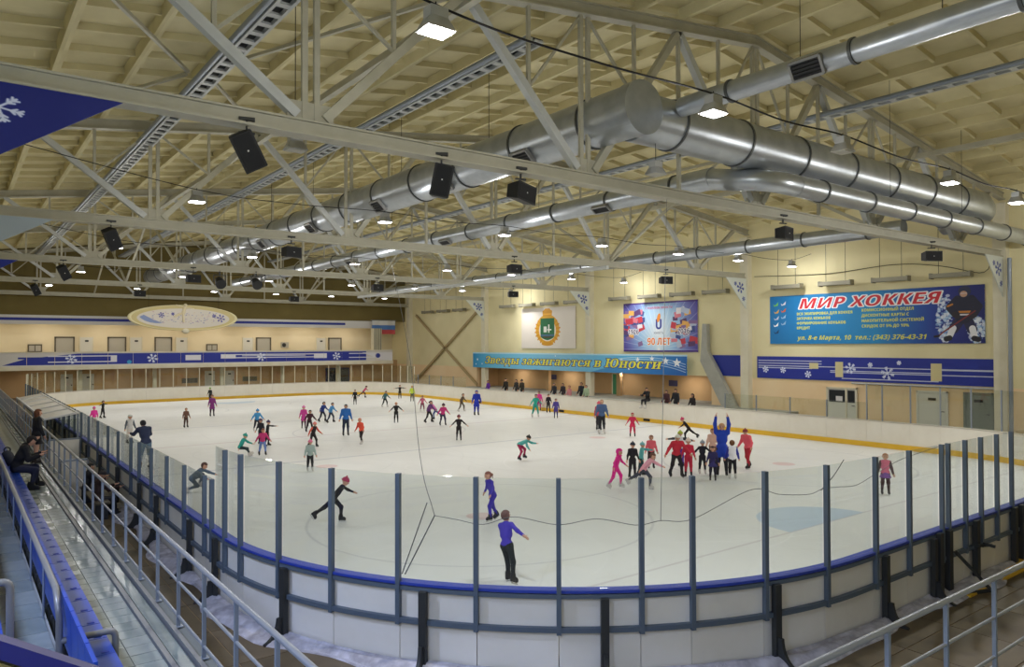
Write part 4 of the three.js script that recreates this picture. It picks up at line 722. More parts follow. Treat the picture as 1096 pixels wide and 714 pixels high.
  const op = og.attributes.position, ou = og.attributes.uv; for (let i = 0; i < op.count; i++) ou.setXY(i, op.getX(i) / 9.2 + 0.5, op.getY(i) / 2.34 + 0.5);
  mesh('plate', og, std('#ffffff', 0.6, 0, { map: canvasTex(768, 196, (g, w, h) => { g.fillStyle = '#cfc08a'; g.fillRect(0, 0, w, h); g.fillStyle = '#ddd6cc'; g.beginPath(); g.ellipse(w / 2, h / 2 + 4, w * 0.43, h * 0.38, 0, 0, 7); g.fill();
    let s = 3; const r = () => { s = (s * 1664525 + 1013904223) >>> 0; return s / 4294967296; }; g.fillStyle = '#8a9ac4'; g.beginPath(); g.moveTo(70, 96); g.quadraticCurveTo(120, 150, 230, 140); g.quadraticCurveTo(150, 110, 100, 80); g.fill();
    for (let k = 0; k < 160; k++) { g.fillStyle = ['#a9a0c0', '#c8a8b0', '#8c92b8', '#d8c8b0'][r() * 4 | 0]; g.fillRect(150 + r() * 470, 50 + r() * 90, 3 + r() * 9, 2 + r() * 4); }
    for (const [x, y, q] of [[220, 80, 20], [650, 98, 30], [600, 80, 14], [300, 70, 10]]) snowflake(g, x, y, q, '#5a5aa0', 4); }) }), O);
  const rim = new THREE.TorusGeometry(1, 0.035, 8, 72).scale(4.55, 1.14, 3); mesh('rim', rim.translate(0, 0, 0.12), M.wallUpper, O);
  mesh('relief_figure', [new THREE.SphereGeometry(0.16, 12, 8).translate(0.05, 1.15, 0.2), rod(V(0.05, 1.05, 0.2), V(-0.15, 0.4, 0.2), 0.12, 8, 0.16), rod(V(0, 0.95, 0.2), V(-0.75, 1.15, 0.2), 0.06, 6), rod(V(0.05, 0.95, 0.2), V(0.8, 0.85, 0.2), 0.06, 6), rod(V(-0.15, 0.45, 0.2), V(-0.1, -0.4, 0.2), 0.1, 8), rod(V(-0.15, 0.45, 0.2), V(-0.9, 0.1, 0.2), 0.09, 8)], M.wallPeach, O);
  mesh('bottom_knob', new THREE.SphereGeometry(0.3, 14, 10).scale(1.1, 0.8, 0.7).translate(0.1, -1.2, 0.1), M.column, O);
  mesh('hanging_wire', [rod(V(-3, 0.75, 0.05), V(-3, 4, 0.05), 0.012, 5), rod(V(3, 0.75, 0.05), V(3, 4, 0.05), 0.012, 5)], M.cable, O);
  const fl = thing('tricolour_flag', 'hanging flag with white, blue and red horizontal stripes', 'flag', [38.7, 6.55, -75]);
  const stripe = (y, c, nm) => { const g = new THREE.BoxGeometry(2.9, 0.5, 0.03, 16, 1, 1), p = g.attributes.position; for (let i = 0; i < p.count; i++) p.setZ(i, p.getZ(i) + 0.08 * Math.sin(p.getX(i) * 4)); g.computeVertexNormals(); mesh(nm, g.translate(0, y, 0), std(c, 0.8), fl); };
  stripe(0.5, '#d8d8da', 'white_stripe'); stripe(0, '#4f7cc0', 'blue_stripe'); stripe(-0.5, '#c8545a', 'red_stripe'); mesh('pole', rod(V(-1.6, 0.8, 0), V(1.6, 0.8, 0), 0.03, 8), M.railPaint, fl);
  const kiosk = thing('balcony_post', 'white ribbed pillar at the right end of the balcony', 'pillar', [37.6, 2.82, -74.6]); mesh('shaft', bx(-0.5, 0.5, 0, 3.6, -0.3, 0.3), M.column, kiosk); for (const x of [-0.35, -0.12, 0.12, 0.35]) mesh('rib', bx(x - 0.05, x + 0.05, 0, 3.6, 0.3, 0.36), M.heater, kiosk);
}
// ------------------------------------------------------------ people
function blendField(bones, cell, k) {      // smooth union of tapered capsules, meshed with surface nets
  let mn = [1e9, 1e9, 1e9], mx = [-1e9, -1e9, -1e9];
  for (const [a, b, ra, rb] of bones) for (const [p, r] of [[a, ra], [b, rb]]) { const q = [p.x, p.y, p.z]; for (let i = 0; i < 3; i++) { mn[i] = Math.min(mn[i], q[i] - r - 2.5 * cell); mx[i] = Math.max(mx[i], q[i] + r + 2.5 * cell); } }
  const n = [0, 1, 2].map(i => Math.ceil((mx[i] - mn[i]) / cell) + 1), [nx, ny, nz] = n, F = new Float32Array(nx * ny * nz).fill(9);
  for (const [a, b, ra, rb] of bones) {
    const R = Math.max(ra, rb) + k + 2.5 * cell, lo = [], hi = [];
    const A = [a.x, a.y, a.z], B = [b.x, b.y, b.z];
    for (let i = 0; i < 3; i++) { lo[i] = Math.max(0, Math.floor((Math.min(A[i], B[i]) - R - mn[i]) / cell)); hi[i] = Math.min(n[i] - 1, Math.ceil((Math.max(A[i], B[i]) + R - mn[i]) / cell)); }
    const dx = B[0] - A[0], dy = B[1] - A[1], dz = B[2] - A[2], L2 = dx * dx + dy * dy + dz * dz || 1e-9;
    for (let z = lo[2]; z <= hi[2]; z++) for (let y = lo[1]; y <= hi[1]; y++) for (let x = lo[0]; x <= hi[0]; x++) {
      const px = mn[0] + x * cell - A[0], py = mn[1] + y * cell - A[1], pz = mn[2] + z * cell - A[2];
      let t = (px * dx + py * dy + pz * dz) / L2; t = t < 0 ? 0 : t > 1 ? 1 : t;
      const ex = px - dx * t, ey = py - dy * t, ez = pz - dz * t, d = Math.sqrt(ex * ex + ey * ey + ez * ez) - (ra + (rb - ra) * t);
      const i = (z * ny + y) * nx + x, o = F[i], h = Math.max(k - Math.abs(o - d), 0) / k; F[i] = Math.min(o, d) - h * h * k * 0.25;
    }
  }
  const id = new Int32Array(nx * ny * nz).fill(-1), pos = [], idx = [];
  const sx = 1, sy = nx, sz = nx * ny, corner = [0, sx, sy, sx + sy, sz, sx + sz, sy + sz, sx + sy + sz];
  const E = [[0, 1], [2, 3], [4, 5], [6, 7], [0, 2], [1, 3], [4, 6], [5, 7], [0, 4], [1, 5], [2, 6], [3, 7]];
  for (let z = 0; z < nz - 1; z++) for (let y = 0; y < ny - 1; y++) for (let x = 0; x < nx - 1; x++) {
    const i = z * sz + y * sy + x; let m = 0; for (let c = 0; c < 8; c++) if (F[i + corner[c]] < 0) m |= 1 << c; if (m === 0 || m === 255) continue;
    let ax = 0, ay = 0, az = 0, cnt = 0;
    for (const [p, q] of E) { if (((m >> p) & 1) === ((m >> q) & 1)) continue; const fp = F[i + corner[p]], fq = F[i + corner[q]], t = fp / (fp - fq);
      ax += (p & 1) + ((q & 1) - (p & 1)) * t; ay += ((p >> 1) & 1) + (((q >> 1) & 1) - ((p >> 1) & 1)) * t; az += (p >> 2) + ((q >> 2) - (p >> 2)) * t; cnt++; }
    id[i] = pos.length / 3; pos.push(mn[0] + (x + ax / cnt) * cell, mn[1] + (y + ay / cnt) * cell, mn[2] + (z + az / cnt) * cell);
  }
  for (let z = 1; z < nz - 1; z++) for (let y = 1; y < ny - 1; y++) for (let x = 1; x < nx - 1; x++) {
    const i = z * sz + y * sy + x, s = F[i] < 0;
    for (const [e, u, v] of [[sx, sy, sz], [sy, sz, sx], [sz, sx, sy]]) { if (s === (F[i + e] < 0)) continue; const a = id[i], b = id[i - u], c = id[i - u - v], d = id[i - v]; if (a < 0 || b < 0 || c < 0 || d < 0) continue; if (s) idx.push(a, b, c, a, c, d); else idx.push(a, c, b, a, d, c); }
  }
  const g = new THREE.BufferGeometry(); g.setAttribute('position', new THREE.Float32BufferAttribute(pos, 3)); g.setIndex(idx); g.computeVertexNormals(); return g;
}
function paint(g, c) { const n = g.attributes.position.count, a = new Float32Array(n * 3), q = new THREE.Color(c); for (let i = 0; i < n; i++) { a[3 * i] = q.r; a[3 * i + 1] = q.g; a[3 * i + 2] = q.b; } g.setAttribute('color', new THREE.BufferAttribute(a, 3)); return g; }
function joinPainted(list) { return mergeGeometries(list.map(g => { const n = g.index ? g.toNonIndexed() : g; for (const k of Object.keys(n.attributes)) if (!['position', 'normal', 'color'].includes(k)) n.deleteAttribute(k); return n; }), false); }
// canonical head, height 1, centre at origin, looking along +z
const HEAD = blendField([[V(0, 0.1, -0.05), V(0, 0.04, 0.02), 0.38, 0.36], [V(0, -0.12, 0.1), V(0, -0.3, 0.16), 0.26, 0.17], [V(0, 0.02, 0.36), V(0, -0.1, 0.45), 0.045, 0.075], [V(-0.16, 0.08, 0.28), V(0.16, 0.08, 0.28), 0.09, 0.09], [V(-0.37, 0.04, -0.02), V(-0.38, -0.1, 0), 0.06, 0.04], [V(0.37, 0.04, -0.02), V(0.38, -0.1, 0), 0.06, 0.04], [V(-0.07, -0.23, 0.32), V(0.07, -0.23, 0.32), 0.045, 0.045]], 0.045, 0.07);
const EYES = [-1, 1].map(s => new THREE.SphereGeometry(0.055, 6, 5).translate(s * 0.15, 0.0, 0.345));
const BROWS = [-1, 1].map(s => box(0.16, 0.03, 0.05, s * 0.15, 0.1, 0.36));
const LIPS = new THREE.SphereGeometry(0.07, 8, 5).scale(1.2, 0.4, 0.5).translate(0, -0.235, 0.36);
function cutSphere(sx, sy, sz, keep, ox = 0, oy = 0, oz = 0) {
  const g = new THREE.SphereGeometry(1, 22, 16).scale(sx, sy, sz).toNonIndexed(), p = g.attributes.position, out = [];
  for (let i = 0; i < p.count; i += 3) { let y = 0, z = 0; for (let k = 0; k < 3; k++) { y += p.getY(i + k) / 3; z += p.getZ(i + k) / 3; } if (keep(y, z)) for (let k = 0; k < 3; k++) out.push(p.getX(i + k) + ox, p.getY(i + k) + oy, p.getZ(i + k) + oz); }
  const q = new THREE.BufferGeometry(); q.setAttribute('position', new THREE.Float32BufferAttribute(out, 3)); const m = mergeVertices(q, 1e-4); m.computeVertexNormals(); return m;
}
const HEADWEAR = {
  hair: merge([cutSphere(0.43, 0.47, 0.47, (y, z) => y > 0.2 || z < 0.02, 0, 0.08, -0.03)]),
  tail: merge([cutSphere(0.43, 0.47, 0.47, (y, z) => y > 0.2 || z < 0.02, 0, 0.08, -0.03), blendField([[V(0, 0.18, -0.45), V(0, 0.05, -0.62), 0.1, 0.11], [V(0, 0.05, -0.62), V(0, -0.45, -0.62), 0.11, 0.04]], 0.06, 0.05)]),
  long: merge([cutSphere(0.45, 0.5, 0.49, (y, z) => y > 0.2 || z < 0.05, 0, 0.08, -0.03), blendField([[V(-0.25, 0, -0.25), V(-0.25, -0.62, -0.22), 0.2, 0.14], [V(0.25, 0, -0.25), V(0.25, -0.62, -0.22), 0.2, 0.14], [V(0, 0, -0.34), V(0, -0.66, -0.3), 0.2, 0.16]], 0.07, 0.08)]),
  hat: merge([cutSphere(0.46, 0.5, 0.5, y => y > 0.06, 0, 0.1, -0.03), new THREE.TorusGeometry(0.43, 0.06, 8, 20).rotateX(Math.PI / 2).scale(1, 1.2, 1.08).translate(0, 0.16, -0.03), new THREE.SphereGeometry(0.11, 8, 6).translate(0, 0.66, -0.05)]),
  helmet: merge([cutSphere(0.5, 0.54, 0.56, (y, z) => y > 0.1 || z < -0.1, 0, 0.08, -0.03), new THREE.TorusGeometry(0.5, 0.03, 6, 20).rotateX(Math.PI / 2).scale(1, 1, 1.1).translate(0, 0.2, -0.03)]),
  hood: merge([cutSphere(0.5, 0.55, 0.56, (y, z) => y > 0.24 || z < 0.08, 0, 0.06, -0.05), new THREE.TorusGeometry(0.36, 0.12, 8, 18).rotateX(Math.PI / 2).translate(0, -0.5, -0.03)]),
};
const bootShape = new THREE.Shape(); bootShape.moveTo(-0.036, 0.062); bootShape.lineTo(0.03, 0.062); bootShape.lineTo(0.036, 0.012); bootShape.quadraticCurveTo(0.1, 0.008, 0.104, -0.028); bootShape.lineTo(0.1, -0.044); bootShape.lineTo(-0.036, -0.044); bootShape.quadraticCurveTo(-0.046, 0, -0.036, 0.062);
const BOOT = new THREE.ExtrudeGeometry(bootShape, { depth: 0.03, bevelEnabled: true, bevelSize: 0.012, bevelThickness: 0.014, bevelSegments: 2, curveSegments: 5 }).translate(0, 0, -0.015).rotateY(-Math.PI / 2);
const BLADE = merge([box(0.007, 0.016, 0.17, 0, -0.078, 0.035), box(0.014, 0.022, 0.02, 0, -0.06, -0.02), box(0.014, 0.022, 0.02, 0, -0.06, 0.075)]);
const clothes = {}; const cloth = c => clothes[c] ??= std(c, 0.85);
const skinMat = new THREE.MeshStandardMaterial({ vertexColors: true, roughness: 0.6 });
const bladeMat = std('#c9cdd2', 0.25, 0.9);
const A0 = [6, 14, 14];
const POSES = {
  stand: { lean: 3, t: [3, -3], k: [5, 5], sp: 4, a: [A0, [2, 16, 18]] },
  glide: { lean: 16, t: [30, -10], k: [32, 20], sp: 7, a: [[12, 30, 28], [-18, 28, 22]] },
  lunge: { lean: 38, t: [40, -50], k: [42, 8], sp: 5, a: [[48, 32, 12], [-42, 30, 12]], hp: 8 },
  stride: { lean: 12, t: [20, -8], k: [26, 14], sp: 9, a: [[14, 10, 10], [-30, 52, 10]], hp: 4 },
  lean: { lean: 24, t: [16, 2], k: [16, 8], sp: 6, a: [[45, 18, 50], [35, 18, 40]], hp: 12 },
  crouch: { lean: 48, t: [110, 44], k: [130, 118], sp: 10, a: [[64, 8, 4], [30, 20, 40]], hp: 8 },
  sitice: { lean: 24, t: [78, 84], k: [62, 40], sp: 12, a: [[48, 14, 20], [-24, 18, 10]], hp: 10 },
  bend: { lean: 66, t: [48, 26], k: [56, 48], sp: 8, a: [[62, 14, 20], [20, 20, 20]], hp: -10 },
  armsout: { lean: 4, t: [8, -8], k: [8, 8], sp: 5, a: [[4, 84, 4], [4, 80, 4]] },
  armslow: { lean: 4, t: [8, -6], k: [10, 8], sp: 5, a: [[4, 48, 8], [4, 44, 8]] },
  armfwd: { lean: 6, t: [10, -6], k: [10, 8], sp: 5, a: [[82, 12, 4], A0] },
  armsup: { lean: -2, t: [3, -3], k: [4, 4], sp: 5, a: [[172, 8, 16], [172, 8, 16]] },
  sit: { lean: 8, t: [86, 86], k: [86, 80], sp: 7, a: [[40, 10, 60], [40, 10, 60]], hp: 8 },
  phone: { lean: 22, t: [86, 80], k: [84, 92], sp: 8, a: [[18, 6, 92], [14, 6, 96]], hp: 36 },
};
function person(o) {
  const { x, z, y: base = 0.03, h, yaw, pose, style, top, legs, head, label, opts = {}, group } = o;
  const G = thing('person', label, 'person', [x, base, z], group, yaw), P0 = POSES[pose], far = Math.hypot(x, z) > 30;
  const child = h < 1.45, hh = h * (child ? 0.168 : 0.138), r = d => d * D2R;
  const T = V(0, Math.cos(r(P0.lean)), Math.sin(r(P0.lean))), P = V(0, 0, 0), at = f => P.clone().addScaledVector(T, f * h);
  const sw = (child ? 0.1 : 0.108) * h, S = [1, -1].map(s => at(0.28).add(V(s * sw, 0, 0)));
  const neck = at(0.315), hpA = r((P0.hp || 0) + P0.lean * 0.35), U = V(0, Math.cos(hpA), Math.sin(hpA)), Fw = V(0, -Math.sin(hpA), Math.cos(hpA));
  const headC = neck.clone().addScaledVector(U, hh * 0.56).addScaledVector(Fw, hh * 0.08);
  const arms = [0, 1].map(i => { const s = i ? -1 : 1, [pa, ab, el] = P0.a[i].map(r);
    const d = V(s * Math.sin(ab), -Math.cos(ab) * Math.cos(pa), Math.cos(ab) * Math.sin(pa)).normalize();
    const ref = Math.abs(d.z) > 0.8 ? V(0, 1, 0) : V(0, 0.15, 1); const f = ref.clone().addScaledVector(d, -ref.dot(d)).normalize();
    if (P0.a[i][0] > 120) f.set(-s, 0, 0).addScaledVector(d, s * d.x).normalize();
    const e = S[i].clone().addScaledVector(d, 0.165 * h), fd = d.clone().multiplyScalar(Math.cos(el)).addScaledVector(f, Math.sin(el)).normalize(), w = e.clone().addScaledVector(fd, 0.145 * h);
    return { e, w, fd, f, s }; });
  const lg = [0, 1].map(i => { const s = i ? -1 : 1, a = r(P0.t[i]), k = r(P0.k[i]), ab = r(P0.sp), hip = V(s * 0.05 * h, -0.02 * h, 0);
    const d = V(s * Math.sin(ab), -Math.cos(a) * Math.cos(ab), Math.sin(a) * Math.cos(ab)), c = a - k, sd = V(s * Math.sin(ab) * 0.6, -Math.cos(c), Math.sin(c)).normalize();
    const kn = hip.clone().addScaledVector(d, 0.235 * h), an = kn.clone().addScaledVector(sd, 0.225 * h); const up = sd.clone().negate(), fw = V(0, Math.sin(c), Math.cos(c)); fw.addScaledVector(up, -fw.dot(up)).normalize();
    if (opts.flat || pose === 'sit' || pose === 'phone') { up.set(0, 1, 0); fw.set(s * 0.15, 0, 1).normalize(); }
    return { hip, kn, an, up, fw, s }; });
  const drop = opts.shoes ? 0.046 : 0.086;
  let low = 1e9; for (const l of lg) for (const zz of [-0.03, 0.09]) low = Math.min(low, l.an.y - l.up.y * drop * h + l.fw.y * zz * h); if (pose === 'sitice') low = Math.min(low, -0.085 * h);
  const lift = V(0, -low, 0);
  const pts = new Set([P, ...S, neck, headC]); for (const a of arms) { pts.add(a.e); pts.add(a.w); } for (const l of lg) { pts.add(l.hip); pts.add(l.kn); pts.add(l.an); } for (const p of pts) p.add(lift);
  const torso = q => [[P.clone().add(V(-0.04 * h, 0, 0)), P.clone().add(V(0.04 * h, 0, 0)), 0.06 * h + q, 0.06 * h + q], [at(0.04), at(0.16), 0.058 * h + q, 0.054 * h + q], [at(0.14).add(V(-0.042 * h, 0, 0)), at(0.255).add(V(-0.04 * h, 0, 0)), 0.054 * h + q, 0.05 * h + q], [at(0.14).add(V(0.042 * h, 0, 0)), at(0.255).add(V(0.04 * h, 0, 0)), 0.054 * h + q, 0.05 * h + q], [at(0.285), S[0], 0.035 * h + q, 0.03 * h + q], [at(0.285), S[1], 0.035 * h + q, 0.03 * h + q]];
  const armB = q => arms.flatMap((a, i) => [[S[i], a.e, 0.031 * h + q, 0.025 * h + q], [a.e, a.w, 0.025 * h + q, 0.018 * h + q]]);
  const legB = q => lg.flatMap(l => [[l.hip, l.kn, 0.052 * h + q, 0.037 * h + q], [l.kn, l.an, 0.036 * h + q, 0.024 * h + q]]);
  const cell = h * (far ? 0.026 : 0.02), k = 0.03 * h;
  const skin = opts.skin || '#d6a488';
  const bodyG = paint(blendField([...torso(-0.006 * h), ...armB(0), ...legB(0), [at(0.28), headC, 0.028 * h, 0.03 * h], ...arms.map(a => [a.w, a.w.clone().addScaledVector(a.fd, 0.04 * h), 0.017 * h, 0.02 * h])], cell, k), skin);
  const hm = new THREE.Matrix4().makeBasis(V(hh, 0, 0), U.clone().multiplyScalar(hh), Fw.clone().multiplyScalar(hh)).setPosition(headC);
  const pieces = [bodyG, paint(HEAD.clone(), skin).applyMatrix4(hm), ...EYES.map(e => paint(e.clone(), '#241c1a').applyMatrix4(hm)), ...BROWS.map(e => paint(e.clone(), '#4a352a').applyMatrix4(hm)), paint(LIPS.clone(), '#b0635c').applyMatrix4(hm)];
  for (const a of arms) {   // four fingers and a thumb on each hand
    const lat = a.fd.clone().cross(a.f).normalize(), k0 = a.w.clone().addScaledVector(a.fd, 0.04 * h), cup = a.f.clone();
    const seg = (p, d, L, rr) => { const m = p.clone().addScaledVector(d, L * 0.55), e = m.clone().addScaledVector(d.clone().addScaledVector(cup, 0.55).normalize(), L * 0.5); pieces.push(paint(rod(p, m, rr, 5, rr * 0.92), skin), paint(rod(m, e, rr * 0.92, 5, rr * 0.7), skin)); };
    [0.92, 1.05, 1, 0.8].forEach((L, i) => seg(k0.clone().addScaledVector(lat, (i - 1.5) * 0.0105 * h), a.fd.clone().addScaledVector(lat, (i - 1.5) * 0.06).normalize(), 0.05 * h * L, 0.0055 * h));
    seg(a.w.clone().addScaledVector(a.fd, 0.018 * h).addScaledVector(lat, -0.014 * h * a.s), a.fd.clone().multiplyScalar(0.75).addScaledVector(lat, -0.6 * a.s).normalize(), 0.042 * h, 0.0062 * h);
  }
  mesh('body', joinPainted(pieces), skinMat, G);
  const puff = style === 'suit' ? 0.005 * h : 0.011 * h, sleeved = opts.sleeve;
  const jb = torso(puff); if (style === 'coat') for (const l of lg) jb.push([P, l.hip.clone().lerp(l.kn, 0.55), 0.075 * h, 0.072 * h]);
  if (!sleeved) jb.push(...armB(puff));
  jb.push([at(0.27), at(0.315), 0.038 * h, 0.036 * h]);
  mesh(style === 'coat' ? 'coat' : style === 'dress' ? 'dress_top' : 'jacket', blendField(jb, cell, k), cloth(top), G);
  if (sleeved) mesh('sleeves', blendField([...armB(puff), [S[0], at(0.24).add(V(0.03 * h, 0, 0)), 0.03 * h, 0.02 * h], [S[1], at(0.24).add(V(-0.03 * h, 0, 0)), 0.03 * h, 0.02 * h]], cell, k * 0.7), cloth(sleeved), G);
  if (legs) mesh('trousers', blendField([[P.clone().add(V(-0.04 * h, -0.01 * h, 0)), P.clone().add(V(0.04 * h, -0.01 * h, 0)), 0.063 * h, 0.063 * h], ...legB(0.006 * h)], cell, k), cloth(legs), G);
  if (opts.skirt) { const sk = new THREE.CylinderGeometry(0.075 * h, (opts.skirtW || 0.125) * h, (opts.skirtL || 0.15) * h, 18, 2, false).scale(1.15, 1, 0.95).rotateX(-r(P0.lean) * 0.3); mesh('skirt', sk.translate(P.x, P.y - 0.05 * h - ((opts.skirtL || 0.15) - 0.15) * h * 0.5, P.z), cloth(opts.skirt), G); }
  const [kind, hc] = head.split(':');
  const hw = mesh(kind === 'tail' || kind === 'long' ? 'hair' : kind, HEADWEAR[kind], cloth(hc), G); hw.matrixAutoUpdate = true; hm.decompose(hw.position, hw.quaternion, hw.scale);
  for (const l of lg) { const m = new THREE.Matrix4().makeBasis(l.up.clone().cross(l.fw).multiplyScalar(h * 0.9), l.up.clone().multiplyScalar(h * 0.95), l.fw.clone().multiplyScalar(h * 0.9)).setPosition(l.an);
    const b = mesh(opts.shoes ? 'shoe' : 'skate_boot', BOOT, cloth(opts.boot || '#2a2a2e'), G); m.decompose(b.position, b.quaternion, b.scale);
    if (!opts.shoes) mesh('blade', BLADE, bladeMat, b); }
  if (opts.roll) { G.rotation.order = 'YXZ'; G.rotation.z = opts.roll; }
  return G;
}
